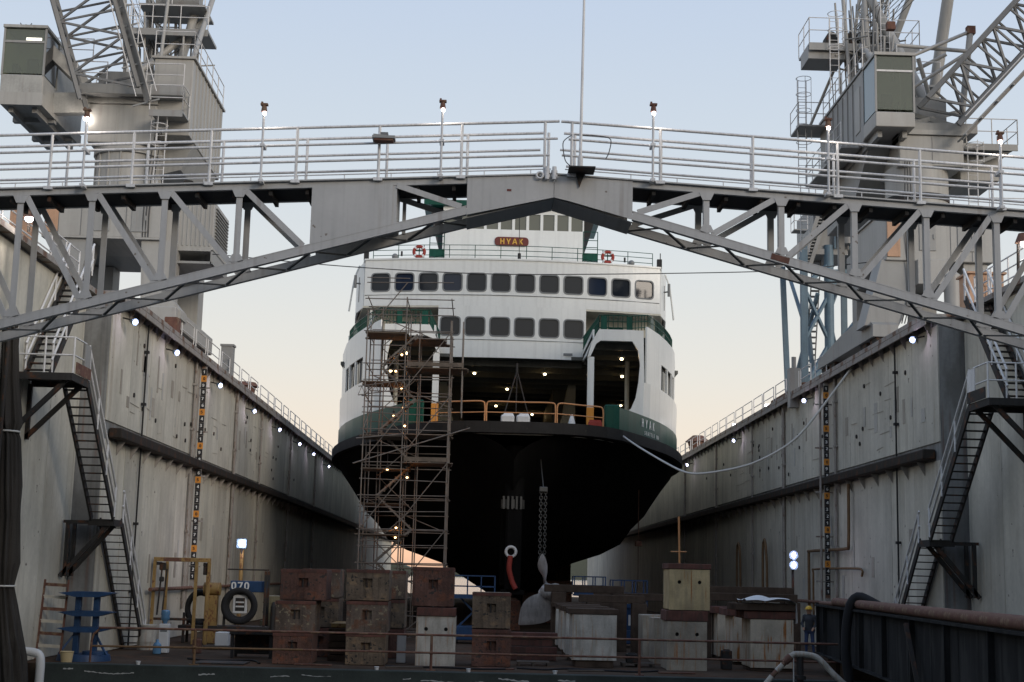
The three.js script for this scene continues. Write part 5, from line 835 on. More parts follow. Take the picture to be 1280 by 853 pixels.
// detached propeller hung from a chain fall
{
  const hx = 3.2, hy = 2.05, hz = -69.5, o = T('ship_propeller', 'large silvery ship propeller with curved blades below the hull', 'propeller', [hx, .1, hz]);
  M('hub', [new THREE.CylinderGeometry(.36, .44, .95, 22).rotateX(Math.PI / 2 - .25).rotateY(.5).translate(hx + .25, hy + .15, hz), new THREE.SphereGeometry(.35, 16, 10).translate(hx + .05, hy + .25, hz + .45)], K.bronze, o);
  const blade = (ang, tw) => {
    const N = 14, Mx = 9, P = [], idx = [];
    for (let f = 0; f < 2; f++) for (let i = 0; i <= N; i++) for (let j = 0; j <= Mx; j++) {
      const t = i / N, r = .25 + t * 1.55, w = 1.15 * Math.sin(Math.PI * Math.min(1, .16 + t * .82)) * (1 - .18 * t), u = (j / Mx - .5) * 2, th = (f ? -1 : 1) * (.07 * (1 - t) + .012) * (1 - u * u);
      const a = tw * (1.25 - .55 * t), lx = u * w * .72, skew = .45 * t * t;
      P.push(lx * Math.cos(a) + skew, r, lx * Math.sin(a) + th - .18 * t * t);
    }
    const R = (N + 1) * (Mx + 1); for (let f = 0; f < 2; f++) for (let i = 0; i < N; i++) for (let j = 0; j < Mx; j++) { const a = f * R + i * (Mx + 1) + j, b = a + Mx + 1; f ? idx.push(a, b, a + 1, a + 1, b, b + 1) : idx.push(a, a + 1, b, a + 1, b + 1, b); }
    const g = new THREE.BufferGeometry(); g.setAttribute('position', new THREE.Float32BufferAttribute(P, 3)); g.setIndex(idx); g.computeVertexNormals();
    return g.rotateZ(ang).rotateY(.35).translate(hx + .15, hy + .15, hz + .05);
  };
  M('blade', blade(Math.PI * .84, .2).translate(-hx, -hy, -hz).scale(1.15, 1.12, 1.15).translate(hx, hy, hz), K.bronze, o); M('blade', blade(.42, 1.75), K.bronze, o); M('blade', blade(-2.2, .9), K.bronze, o);
  const c = T('chain_hoist', 'long chain hoist hanging from the black hull above the propeller', 'hoist', [3.0, 8, -70]);
  M('chain', [-.11, .11].map(q => { const g = []; for (let k = 0; k < 24; k++) g.push(new THREE.TorusGeometry(.07, .022, 5, 8).rotateY(k % 2 ? Math.PI / 2 : 0).scale(1, 1.35, 1).translate(3.0 + q, 7.0 - k * .145, -70)); return g; }), K.chain, c);
  M('block', [RB(2.8, 3.2, 7.0, 7.25, -70.15, -69.85, .04), RB(2.85, 3.15, 3.35, 3.65, -70.15, -69.85, .04), rod([3, 7.2, -70], [3, 8.9, -74], .03), rod([3, 3.4, -70], [3.15, 2.5, -69.6], .04)], K.chain, c);
}
// mooring rope, overhead wire and drop lines
tag(M('mooring_rope', pipe([[6.75, 10.95, -76.6], [8.0, 9.54, -73], [9.36, 8.08, -68], [10.19, 7.81, -66], [11.83, 8.07, -63], [13.52, 9.16, -61.4], [15.75, 12.1, -61]], .05, 7, 60), K.rope), 'thick pale mooring rope sagging from the green bulwark to the wall', 'rope');
tag(M('overhead_wire', pipe([[-11.7, 16.13, -60], [-5.76, 15.75, -60], [1.04, 15.62, -60], [11.64, 16.05, -60], [16.4, 16.6, -60]], .022, 5, 40), K.wire), 'thin black overhead wire strung between the two cranes', 'wire');
tag(M('drop_line', [rod([9.6, 8.6, -88], [9.6, 5.2, -88], .03, 5), RB(9.4, 9.8, 4.9, 5.2, -88.2, -87.8, .03), rod([9.6, .2, -88], [9.6, 4.9, -88], .02, 4)], K.rustRail), 'thin line with a rusty block hanging from the hull edge', 'line');
// ---------- blocks on the dock floor ----------
function steelBlock(x0, x1, y0, y1, z, d, mat, label, group) {
  const o = T('keel_block', label, 'block', [(x0 + x1) / 2, y0, z - d / 2], group), w = x1 - x0, h = y1 - y0, hx = (x0 + x1) / 2, hy = y0 + h * .56, q = .15;
  M('body', [RB(x0, x1, y0 + .01, y1 - .01, z - d, z - .1, .035), RB(x0, hx - q, y0 + .01, y1 - .01, z - .11, z, .02), RB(hx + q, x1, y0 + .01, y1 - .01, z - .11, z, .02), BX(hx - q - .02, hx + q + .02, y0 + .02, hy - q, z - .11, z - .006), BX(hx - q - .02, hx + q + .02, hy + q, y1 - .02, z - .11, z - .006)], mat, o, [rr(0, 3), rr(0, 3)]);
  M('lifting_bar', rod([hx - .02, hy - q, z - .05], [hx - .02, hy + q, z - .05], .025, 6), K.dark, o);
  M('edge_band', [BX(x0 - .01, x1 + .01, y1 - .12, y1 - .015, z - .05, z + .012)], K.redTimber, o);
  return o;
}
function concreteBlock(x0, x1, y0, y1, z, d, mat, label, group, holes = true) {
  const o = T('concrete_block', label, 'block', [(x0 + x1) / 2, y0, z - d / 2], group), w = x1 - x0, hy = y1 - .42;
  const hp = c => { const p = new THREE.Path(); p.absarc(c, hy, .065, 0, Math.PI * 2); p.isPath = true; return p; };
  M('body', [RB(x0, x1, y0, y1, z - d, z - .11, .03)], mat, o, [rr(0, 3), rr(0, 3)]);
  M('face', plate([[x0, y0], [x1, y0], [x1, y1], [x0, y1]], z - .115, z, holes ? [hp(x0 + w * .25), hp(x0 + w * .75)] : []), mat, o, [rr(0, 3), rr(0, 3)]);
  if (holes) M('hole_lining', [.25, .75].map(k => new THREE.CylinderGeometry(.066, .066, .02, 12).rotateX(Math.PI / 2).translate(x0 + w * k, hy, z - .105)), K.black, o);
  return o;
}
const cap = (x0, x1, y0, y1, z, d, label, mat = K.timber, group) => { const o = T('timber_packing', label, 'timber', [(x0 + x1) / 2, y0, z - d / 2], group), n = Math.max(2, Math.round(d / .45)); for (let k = 0; k < n; k++) M('beam', RB(x0 - rr(0, .03), x1 + rr(0, .03), y0 + .004, y1 - rr(0, .02), z - d * (k + 1) / n + .012, z - d * k / n, .015), mat, o, [k, k]); return o; };
// two stacks of three rusty steel blocks, and more of the same behind them
const G1 = 'rusty steel keel blocks';
const tier = ['bottom', 'middle', 'top'], skin = [0, 2, 0, 1, 2, 1];
for (let k = 0; k < 3; k++) {
  steelBlock(-6.55 + [0, .03, .12][k], -5.3 + [0, .06, .35][k], k * 1.01, (k + 1) * 1.01, -47.2 - [0, .05, .25][k], 1.7, K.rustBlock[skin[k]], `rusty red-brown steel block, ${tier[k]} of the stack by the water cooler side`, G1);
  steelBlock(-4.28 + [.02, 0, -.04][k], -2.98 + [0, .04, .05][k], k * 1.025, (k + 1) * 1.025, -47.6 - [0, .04, .02][k], 1.7, K.rustBlock[[1, 2, 1][k]], `mottled tan and rust steel block, ${tier[k]} of the stack in front of the scaffold`, G1);
}
for (const [x, z] of [[-6.2, -51.5], [-3.9, -51.8]]) for (let k = 0; k < 3; k++) steelBlock(x, x + 1.3, k * 1.02, (k + 1) * 1.02, z, 1.7, K.rustBlock[k], `dark rusty block, ${tier[k]} of the stack behind the ${x < -5 ? 'red-brown' : 'tan and rust'} front stack`, 'second row of steel blocks');
concreteBlock(-2.02, -.72, 0, 1.6, -48.2, 1.4, K.concrete[0], 'pale concrete block with two holes under a dark rusty steel block', 'concrete blocks');
cap(-2.0, -.74, 1.6, 1.88, -48.15, 1.4, 'brown timber cap on the pale concrete block by the scaffold', K.redTimber);
steelBlock(-2.2, -.82, 1.9, 3.2, -48.3, 1.5, K.rustBlock[0], 'dark rusty steel block resting on a capped pale concrete block', G1);
steelBlock(-.18, 1.1, 0, 1.22, -48.2, 1.5, K.rustBlock[0], 'red rusty steel block carrying a tan block before the rudder', G1);
steelBlock(-.2, 1.07, 1.23, 2.42, -48.3, 1.4, K.rustBlock[1], 'tan rust-edged block atop a red one before the rudder', G1);
// rows of concrete bilge blocks running back under the ferry
for (let k = 0; k < 4; k++) {
  const z = -49.2 - k * 3.4, b = k === 0;
  cap(3.3, 4.55, 0, .24, z - .05, 1.5, b ? 'dark timber base under the clean pale concrete block' : `dark timber base under the ${nth(k - 1)} block behind the clean capped one`, K.timber, 'timber bases');
  concreteBlock(3.17, 4.67, .24, 1.74, z, 1.6, K.concrete[0], b ? 'clean pale concrete block under a dark timber cap beside the post of the rail' : `${nth(k - 1)} pale concrete block behind the clean capped one`, 'concrete blocks', false);
  cap(3.05, 4.7, 1.75, 1.95, z + .02, 1.65, b ? 'thick dark timber cap on the clean pale concrete block' : `dark timber cap on the ${nth(k - 1)} block behind the clean capped one`, K.timber, 'timber caps');
}
for (let k = 0; k < 3; k++) {
  const z = -48.8 - k * 3.6, b = !k;
  concreteBlock(6.32, 7.65, 0, 1.6, z, 1.7, K.concrete[1], b ? 'grey-brown concrete block at the foot of the tallest concrete stack' : `${nth(k - 1)} grey-brown concrete block behind the tallest stack`, 'concrete blocks');
  if (b) { cap(6.3, 7.68, 1.61, 1.97, z + .02, 1.7, 'rusty band of timber between the two blocks of the tallest stack', K.redTimber); concreteBlock(6.38, 7.74, 1.98, 3.32, z, 1.6, K.concrete[2], 'yellowish rust-streaked concrete block on top of the tallest stack', 'concrete blocks'); cap(6.35, 7.77, 3.33, 3.52, z + .02, 1.65, 'dark rusty timber cap on the tallest concrete stack', K.redTimber); }
}
for (let k = 0; k < 3; k++) {
  const z = -49.3 - k * 3.4, b = !k;
  concreteBlock(9.2, 10.66, .12, 1.72, z, 1.7, K.concrete[3], b ? 'pale concrete block with strong orange rust streaks and a sheet on top' : `${nth(k - 1)} pale concrete block behind the rust-streaked one`, 'concrete blocks', false);
  cap(9.25, 10.6, .0, .12, z - .05, 1.6, b ? 'thin dark timber under the rust-streaked concrete block' : `thin dark timber under the ${nth(k - 1)} block behind the rust-streaked one`, K.timber, 'timber bases');
  cap(9.0, 10.7, 1.73, 2.0, z + .03, 1.75, b ? 'reddish timber cap on the rust-streaked concrete block' : `reddish timber cap on the ${nth(k - 1)} block behind the rust-streaked one`, K.redTimber, 'timber caps');
}
cap(8.7, 10.7, 2.01, 2.25, -49.2, 1.8, 'second layer of dark timbers on the rust-streaked block', K.timber);
{ // crumpled plastic sheet on that block
  const g = new THREE.PlaneGeometry(1.9, 1.8, 18, 18).rotateX(-Math.PI / 2), p = g.attributes.position;
  for (let i = 0; i < p.count; i++) { const x = p.getX(i), z = p.getZ(i); let y = .06 + .09 * Math.abs(Math.sin(x * 3 + z)) * Math.abs(Math.cos(z * 4 - x)) + .12 * Math.exp(-((x + .2) ** 2 + z * z) * 4); if (x > .72) y -= (x - .72) * 3.2; p.setY(i, y); if (x > .72) p.setX(i, .76 + (x - .72) * .12); }
  g.computeVertexNormals(); tag(M('plastic_sheet', g.translate(9.95, 2.27, -49.9), K.plasticWhite), 'crumpled white plastic sheet draped over timbers on a concrete block', 'sheet');
}
// low pile of reddish timbers before the propeller
{ const o = T('timber_pile', 'low pile of long reddish timbers lying before the propeller', 'timber', [1.9, 0, -52]); for (let j = 0; j < 4; j++) M('beam', RB(1.15 + rr(-.05, .05), 2.75 + rr(-.1, .1), .02 + j * .25, .24 + j * .25, -52.6 + rr(-.05, .05), -52.2 + rr(-.04, .04), .02), K.redTimber, o, [j, j]); }
// keel blocks along the centre line under the ferry
for (let k = 0; k < 9; k++) steelBlock(SX - .7, SX + .7, 0, 1.62, -80 - k * 4.5, 1.4, K.rustBlock[k % 3], `${nth(k)} dark keel block from the rudder under the ferry hull`, 'keel blocks under the ferry');
for (let k = 0; k < 8; k++) for (const [a, b, h] of [[1.2, 2.7, 1.9], [2.8, 4.4, 2.7]]) { const z = -94 - k * 7; steelBlock(SX + a, SX + b, 0, h, z, 1.8, K.rustBlock[k % 3], b < 3 ? 'low rusty bilge block under the hull beside the keel blocks' : 'taller rusty bilge block under the hull on the gangway side', b < 3 ? 'low bilge blocks under the ferry' : 'taller bilge blocks under the ferry'); }
for (let k = 0; k < 6; k++) { const z = -110 - k * 6, xm = 113 * -z / 1800 - 1.6; steelBlock(SX + 4.45, SX + Math.min(xm, 5.3), 0, 3.78, z, 1.6, K.rustBlock[k % 3], 'tall narrow bilge block under the hull on the gangway side', 'tall bilge blocks under the ferry'); if (xm > 5.6) steelBlock(SX + 5.35, SX + Math.min(xm, 6.6), 0, 4.05, z - .2, 1.6, K.rustBlock[(k + 1) % 3], 'tall outer bilge block under the hull turn on the gangway side', 'tall outer bilge blocks under the ferry'); }
// long dark timbers lying beyond the front rows
for (const [x0, x1, y, z, lb] of [[4.0, 6.6, 2.0, -58, 'short dark beam on two props behind the clean capped block'], [2.7, 6.0, 2.35, -60, 'long dark beam on props beside the propeller'], [8.2, 12.5, 2.2, -57, 'long dark beam on props behind the sheeted block'], [4.9, 8.9, 2.05, -62, 'dark beam on props in front of the basket lift'], [8.5, 13, 2.45, -60, 'higher dark beam on props by the two-headed lamp']]) { const o = T('beam_crib', lb, 'beam', [(x0 + x1) / 2, y, z], 'beams across the rear blocks'); M('beam', RB(x0, x1, y, y + .3, z - .4, z, .02), K.timber, o); for (const q of [x0 + .3, x1 - .5]) M('prop_stack', RB(q, q + .6, 0, y, z - .5, z + .05, .03), K.timber, o); }
// ---------- pipe railing along the floor edge ----------
{
  const z = -45.75, o = T('edge_railing', 'rusty two-bar pipe railing along the dock floor edge', 'railing', [0, .03, z]);
  M('top_rail', pipe([[-11.95, .03, z], [-11.92, .8, z], [-11.7, 1.03, z], [-11.2, 1.08, z], [-4, 1.09, z], [4, 1.1, z], [12.9, 1.1, z]], .036, 8, 120), K.rustRail, o);
  M('mid_rail', [rod([-11.95, .52, z], [-5.4, .55, z], .034)], K.rustYellow, o); M('mid_rail', [rod([-5.4, .55, z], [12.9, .55, z], .034)], K.rustRail, o);
  for (const x of [-8.75, -1.42, 5.06, 11.6]) M('post', [rod([x, .0, z], [x, 1.09, z], .045), BX(x - .14, x + .14, 0, .04, z - .1, z + .1), ...(x > 0 ? [] : [rod([x - .05, .55, z + .03], [x + .05, .55, z + .03], .05)])], x < -8 ? K.rustYellow : K.rustRail, o);
}
for (const x of [-10.3, -3.05, -.25, 2.4]) tag(M('paint_can', [cyl(x, .035, .13, -45.05, .055, 12, .07), new THREE.TorusGeometry(.07, .008, 5, 12).rotateX(Math.PI / 2).translate(x, .13, -45.05)], K.plasticWhite), 'small white cup standing on the dark floor kerb', 'can', 'white cups on the kerb');
// ---------- things by the curtain-side wall ----------
{
  const x = -12.45, z = -46.9, o = T('blue_stand', 'blue steel stand with winged shelves beside the stairs', 'stand', [x, 0, z]);
  M('base', [cyl(x, 0, .2, z, .85, 20, .8), cyl(x + .35, .2, .3, z, .4, 16)], K.blue, o);
  for (const q of [-.28, .3]) M('post', RB(x + q - .09, x + q + .09, .2, 2.15, z - .1, z + .1, .02), K.blue, o);
  for (const y of [1.0, 1.5, 2.1]) { M('shelf', plate([[x - .85, y], [x - .35, y - .12], [x + .4, y - .12], [x + .9, y + .02], [x + .5, y + .05], [x - .4, y + .05]], z - .35, z + .35), K.blue, o); }
  for (const q of [-1, 1]) M('brace', bar([x + q * .75, .2, z + .2], [x + q * .25, .95, z], .06), K.blue, o);
}
{
  const o = T('leaning_rack', 'pale rusted slatted rack leaning on the wall beside the blue stand', 'rack', [-13.7, 0, -46.9]);
  for (const x of [-13.85, -13.1]) M('rail', bar([x - .02, .02, -46.6], [x - .02, 2.5, -47.0], .06, .05), K.rustRail, o);
  for (let k = 0; k < 6; k++) M('slat', bar([-13.86, .45 + k * .38, -46.67 - k * .06], [-13.1, .42 + k * .38, -46.67 - k * .06], .04, .1), k % 2 ? K.rustRail : K.wall[0], o);
}
tag(M('bucket', [cyl(-12.6, .0, .34, -45.5, .16, 14, .2), new THREE.TorusGeometry(.2, .015, 5, 16).rotateX(Math.PI / 2).translate(-12.6, .34, -45.5)], flat([.5, .4, .22], .7)), 'cream bucket at the foot of the bundled curtain', 'bucket');
tag(M('white_pipe', [pipe([[-14.4, .35, -44.6], [-13.6, .38, -44.6], [-13.2, .3, -44.6], [-13.12, .05, -44.6], [-13.12, -.6, -44.6]], .13, 10, 30)], K.plasticWhite), 'white elbow pipe at the floor corner below the curtain', 'pipe');
{
  const x = -10.95, z = -51.6, o = T('water_cooler', 'white water cooler with a blue bottle on top', 'water cooler', [x, 0, z]);
  M('cabinet', [RB(x - .17, x + .17, .02, 1.02, z - .17, z + .17, .03), BX(x - .1, x + .1, .62, .72, z + .17, z + .19)], K.plasticWhite, o);
  M('tap_recess', BX(x - .12, x + .12, .74, .86, z + .165, z + .175), K.gasket, o);
  M('bottle', new THREE.LatheGeometry([[.0, 1.02], [.06, 1.02], [.08, 1.1], [.15, 1.17], [.15, 1.27], [.14, 1.29], [.15, 1.31], [.15, 1.46], [.12, 1.49], [0, 1.5]].map(p => new THREE.Vector2(...p)), 18).translate(x, 0, z), K.waterBlue, o);
  tag(M('water_bottle', new THREE.LatheGeometry([[0, 0], [.14, .0], [.145, .03], [.145, .3], [.12, .36], [.05, .42], [.05, .5], [0, .5]].map(p => new THREE.Vector2(...p)), 18).translate(x - .12, .0, z + .5), K.waterBlue), 'spare blue water bottle on the floor before the cooler', 'bottle');
}
tag(M('white_drum', [cyl(-12.0, 0, .85, -53.6, .32, 18), cyl(-12.0, .85, .9, -53.6, .34, 18), cyl(-12, .28, .31, -53.6, .335, 18)], K.concrete[0]), 'dirty white drum between the stairs and the water cooler', 'drum');
{
  const z = -58, o = T('gear_gantry', 'yellow steel gantry with hanging gear against the wall', 'frame', [-11.8, 0, z]);
  for (const [x, q] of [[-12.85, 0], [-10.7, 0], [-12.55, -.9], [-11.2, 0], [-10.9, -.9]]) M('post', RB(x - .06, x + .06, 0, 3.2, z + q - .06, z + q + .06, .015), K.yellow, o);
  M('top_beam', [RB(-12.9, -10.65, 3.2, 3.36, z - .08, z + .08, .02)], K.yellow, o); M('top_beam', RB(-12.5, -11.8, 3.21, 3.35, z + .08, z + .1, .02), K.rustRail, o);
  M('side_beam', RB(-12.85, -12.75, 3.05, 3.18, z - .9, z, .02), K.dark, o); M('side_beam', RB(-10.95, -10.85, 3.05, 3.18, z - .9, z, .02), K.dark, o); M('side_beam', RB(-12.9, -10.7, .9, 1.0, z - .3, z - .2, .02), K.dark, o);
  M('hanging_gear', [RB(-12.7, -12.45, 2.85, 3.15, z - .3, z - .1, .04), RB(-12.68, -12.5, 2.4, 2.6, z - .3, z - .1, .05), rod([-12.6, 2.9, z - .2], [-12.7, 1.1, z - .2], .035), rod([-12.4, 2.9, z - .2], [-12.5, 1.1, z - .2], .03), RB(-10.95, -10.75, 2.7, 3.15, z - .2, z - .05, .03)], K.dark, o);
  tag(M('yellow_cylinder', [new THREE.CylinderGeometry(.26, .26, .65, 18).rotateZ(Math.PI / 2).translate(-10.75, 2.15, z - 1.2), RB(-11, -10.5, 0, 1.9, z - 1.4, z - 1.0, .03)], K.yellow), 'yellow cylinder on a rack behind the yellow gantry', 'cylinder');
}
{
  const z = -59.3, o = T('hose_reel', 'black hose reel cart with blue number box beside the yellow gantry', 'reel', [-10.2, 0, z]);
  M('hose_coil', [0, .12, .24].map(q => new THREE.TorusGeometry(.62 - q * .3, .12, 10, 28).translate(-9.6, 1.5, z + .3 - q)), K.rubber, o);
  M('hose_coil', [0, .14].map(q => new THREE.TorusGeometry(.66 - q * .3, .11, 10, 28).scale(.8, 1, 1).translate(-11.3, 1.35, z - .4 - q)), K.rubber, o);
  M('reel_panel', [RB(-9.88, -9.3, 1.2, 1.95, z + .1, z + .2, .03)], K.plasticWhite, o); M('panel_opening', RB(-9.78, -9.4, 1.3, 1.82, z + .19, z + .215, .03), K.dark, o); M('panel_rung', [1.45, 1.62].map(y => BX(-9.76, -9.42, y, y + .06, z + .215, z + .235)), K.plasticWhite, o);
  const bx = M('number_box', RB(-10.05, -8.6, 2.05, 2.5, z - .3, z + .05, .03), K.blue, o);
  [...'070'].forEach((c, i) => M('numeral', text(c, .3, .02).clone().translate(-9.9 + i * .26, 2.3, z + .06), K.whitePaint, bx));
  M('cart_frame', [RB(-12.0, -8.4, .55, .7, z - .8, z + .35, .02), ...[[-11.8, -.6], [-8.6, -.6], [-8.6, .2], [-11.8, .2], [-10.2, .2]].map(([x, q]) => RB(x - .05, x + .05, 0, 2.9 - Math.abs(x + 8.6) * .6 > .7 ? (x > -9 ? 2.9 : 1.2) : .6, z + q - .05, z + q + .05, .01)), rod([-10.3, 2.95, z - .6], [-8.6, 2.95, z - .6], .03)], K.dark, o);
  for (let k = 0; k < 7; k++) M('gas_bottle', [cyl(-8.3 + (k % 3) * .24, 0, 1.5, z - .2 - Math.floor(k / 3) * .25, .11, 10), cyl(-8.3 + (k % 3) * .24, 1.5, 1.68, z - .2 - Math.floor(k / 3) * .25, .11, 10, .04)], k % 2 ? K.rustRail : K.dark, o);
}
tag(M('work_bench', [RB(-8.4, -6.9, .78, .9, -50.9, -49.9, .02), ...[[-8.3, -50], [-7, -50], [-8.3, -50.8], [-7, -50.8]].map(([x, z]) => RB(x - .05, x + .05, 0, .78, z - .05, z + .05, .01)), BX(-8.3, -7.0, .1, .76, -50.75, -50.7)], K.dark), 'low dark steel bench behind the rusty railing post', 'bench');
tag(M('floor_plate', RB(-8.9, -7.3, .004, .05, -47.6, -46.4, .015), K.dark), 'flat dark steel plate lying on the dock floor', 'plate');
tag(M('olive_crate', [RB(-8.9, -7.4, .9, 1.9, -62.3, -60.8, .03), RB(-9, -7.3, 0, .9, -62.5, -60.7, .03), ...[1.2, 1.6].map(y => BX(-8.92, -7.38, y, y + .06, -60.81, -60.77))], weathered([.16, .14, .08], { seed: 70, size: 2, patch: .3 })), 'olive crate on a dark box between the hose reel and the steel stack', 'crate');
tag(M('lumber_stack', [[0, -.02], [.22, .03], [.44, 0], [.66, .02], [.88, -.02]].map(([y, q]) => RB(-5.0 + q, -4.2 + q, y, y + .2, -52, -49.5, .02)), K.timber), 'stack of dark boards between the two steel block stacks', 'lumber');
tag(M('yellow_board', RB(-4.95, -4.3, 1.1, 1.25, -51.5, -49.6, .02), K.yellow), 'yellow board on the dark lumber stack', 'board');
// work lamps on poles
{
  const o = T('pole_lamp', 'tall pole work lamp with one lit head behind the hose reel', 'lamp', [-10.5, 0, -64.5]);
  M('pole', [rod([-10.5, 0, -64.5], [-10.5, 3.8, -64.5], .09, 10), cyl(-10.5, 0, .06, -64.5, .4, 14)], K.yellow, o);
  M('bracket', rod([-10.5, 3.5, -64.5], [-10.5, 3.95, -64.35], .05), K.dark, o);
  M('head', RB(-10.75, -10.28, 3.85, 4.3, -64.55, -64.3, .05), K.blueSteel, o);
  M('lens', RB(-10.6, -10.36, 3.95, 4.2, -64.3, -64.26, .015), K.lampViolet, o); lamp([-10.45, 4.08, -64.1], 0xf2e6ff, 3, .12);
}
{
  const x = 13.39, z = -62, o = T('pole_lamp', 'pole work lamp with two lit heads by the person in the helmet', 'lamp', [x, 0, z]);
  M('pole', [rod([x, 0, z], [x, 4.1, z], .055, 8), cyl(x, 0, .05, z, .35, 14)], K.dark, o);
  for (const y of [3.7, 4.12]) { M('head', new THREE.CylinderGeometry(.2, .14, .22, 12).rotateX(Math.PI / 2).translate(x, y, z + .1), K.blueSteel, o); M('lens', new THREE.CylinderGeometry(.1, .1, .03, 14).rotateX(Math.PI / 2).scale(.75, 1.3, 1).translate(x, y, z + .225), K.lampViolet, o); lamp([x, y, z + .4], 0xeadcff, .8); }
}
// ---------- lifts, gangway, hoses at the other side ----------
function lift(x, z, w, y0, y1, label, body) {
  const o = T('scissor_lift', label, 'lift', [x, 0, z], 'blue work lifts');
  M('base', [RB(x - w / 2 + .1, x + w / 2 - .1, .15, .75, z - 1, z + .3, .04)], K.blue, o);
  for (const q of [-1, 1]) for (const d of [-.8, .1]) M('wheel', new THREE.CylinderGeometry(.2, .2, .16, 14).rotateZ(Math.PI / 2).translate(x + q * (w / 2 - .15), .2, z + d), K.rubber, o);
  for (let k = 0; k < 2; k++) M('scissor_arm', [bar([x - w * .35, .75, z - .2], [x + w * .35, y0, z - .2], .08), bar([x + w * .35, .75, z - .1], [x - w * .35, y0, z - .1], .08)].slice(k, k + 1), K.blue, o);
  if (body) { M('control_box', RB(x - .5, x + .4, .75, y0 - .05, z + .05, z + .3, .03), K.blue, o); M('label_plate', BX(x - .05, x + .1, .95, 1.4, z + .3, z + .31), K.plasticWhite, o); M('label_plate', BX(x + .15, x + .3, 1.0, 1.3, z + .3, z + .31), K.plasticWhite, o); }
  M('platform', [BX(x - w / 2, x + w / 2, y0 - .06, y0 + .02, z - 1, z + .35), BX(x - w / 2, x + w / 2, y0 - .06, y0 + .12, z + .33, z + .36)], K.blue, o);
  const g = []; for (const zz of [-1, .33]) for (let k = 0; k <= 3; k++) g.push(bar([x - w / 2 + w * k / 3, y0, z + zz], [x - w / 2 + w * k / 3, y1, z + zz], .05)); for (const y of [(y0 + y1) / 2, y1]) for (const zz of [-1, .33]) g.push(bar([x - w / 2, y, z + zz], [x + w / 2, y, z + zz], .05)); for (const q of [-1, 1]) for (const y of [(y0 + y1) / 2, y1]) g.push(bar([x + q * w / 2, y, z - 1], [x + q * w / 2, y, z + .33], .05));
  M('guard_rails', g, K.blue, o);
}
// a long shed on the quay behind the viewpoint keeps the low sky off the dock floor
{
  struct(M('quay', BX(-160, 160, -6, 1.2, 6, 120), K.concrete[1]));
  const o = T('quay_shed', 'long dark corrugated quay shed facing the dock mouth', 'building', [0, 1.2, 40]);
  M('wall', [BX(-75, 75, 1.2, 24, 14, 60)], K.craneDark, o); M('roof', [BX(-76, 76, 24, 24.6, 13, 61)], K.dark, o);
  for (let k = 0; k < 8; k++) M('door', BX(-66 + k * 18, -58 + k * 18, 1.2, 8, 13.9, 14), K.wallDark, o);
}
lift(6.6, -64, 1.5, 1.75, 2.88, 'blue scissor lift with a basket beside the tallest concrete stack', true);
lift(5.0, -66, 1.4, 2.2, 3.0, 'blue scissor lift with a solid side, behind the timbers', false);
lift(-.2, -64, 1.8, 2.0, 2.92, 'blue scissor lift between the scaffold and the rudder', false);
{
  const a = V(11.7, 0, -50), b = V(8.2, 0, -14), o = T('gangway_girder', 'long dark plated steel gangway girder with a pipe along its top', 'girder', [11, .6, -40]);
  const at = (t, dx = 0) => [lerp(a.x, b.x, t) + dx, lerp(a.z, b.z, t)];
  const strip = (t0, t1, y0, y1, dx0, dx1) => { const [x0, z0] = at(t0), [x1, z1] = at(t1); return slab([[x0 + dx0, z0], [x1 + dx0, z1], [x1 + dx1, z1], [x0 + dx1, z0]], y0, y1); };
  const n = 14; for (let k = 0; k < n; k++) M('side_plate', strip(k / n + .0006, (k + 1) / n - .0006, .65, 2.2, 0, .05), K.gang, o, [k * 1.3, k * .7]);
  M('body', strip(0.001, 1, .7, 2.15, .08, 1.7), K.gang, o);
  M('flange', [strip(0, 1, 2.2, 2.26, -.16, 1.75), strip(0, 1, .6, .65, -.14, 1.75)], K.gang, o);
  for (let k = 0; k <= 9; k++) { const [x, z] = at((k + .5) / 10); M('stiffener', plate([[x - .13, .66], [x, .66], [x, 2.2], [x - .13, 2.2]], z - .02, z + .02), K.gang, o); }
  M('end_cap', BX(11.6, 13.5, .6, 2.32, -50.06, -50.0), K.gang, o);
  const [p0x, p0z] = at(.1), [p1x, p1z] = at(1); M('top_pipe', rod([p0x + .02, 2.4, p0z], [p1x + .02, 2.4, p1z], .13, 12), K.rustRail, o);
  M('top_pipe', [rod([11.75, 2.3, -50], [p0x, 2.33, p0z], .07, 8)], K.rustRail, o);
  M('brace_bar', bar([at(.45)[0] - .2, 2.1, at(.45)[1]], [at(.52)[0] - .25, -.3, at(.52)[1]], .1, .06), K.strake, o);
  M('support', RB(11.9, 13.2, 0, .6, -49.6, -48.6, .03), K.timber, o); M('support', RB(11.6, 13.0, 0, .6, -46.8, -45.8, .03), K.timber, o);
}
tag(M('black_hose', pipe([[11.45, 2.35, -41.4], [10.95, 2.62, -41.8], [10.72, 2.4, -41.9], [10.62, 1.8, -42], [10.58, 1.0, -42], [10.66, .3, -42], [10.7, -.8, -42]], .14, 9, 40), K.rubber), 'thick black hose draped over the gangway girder pipe', 'hose');
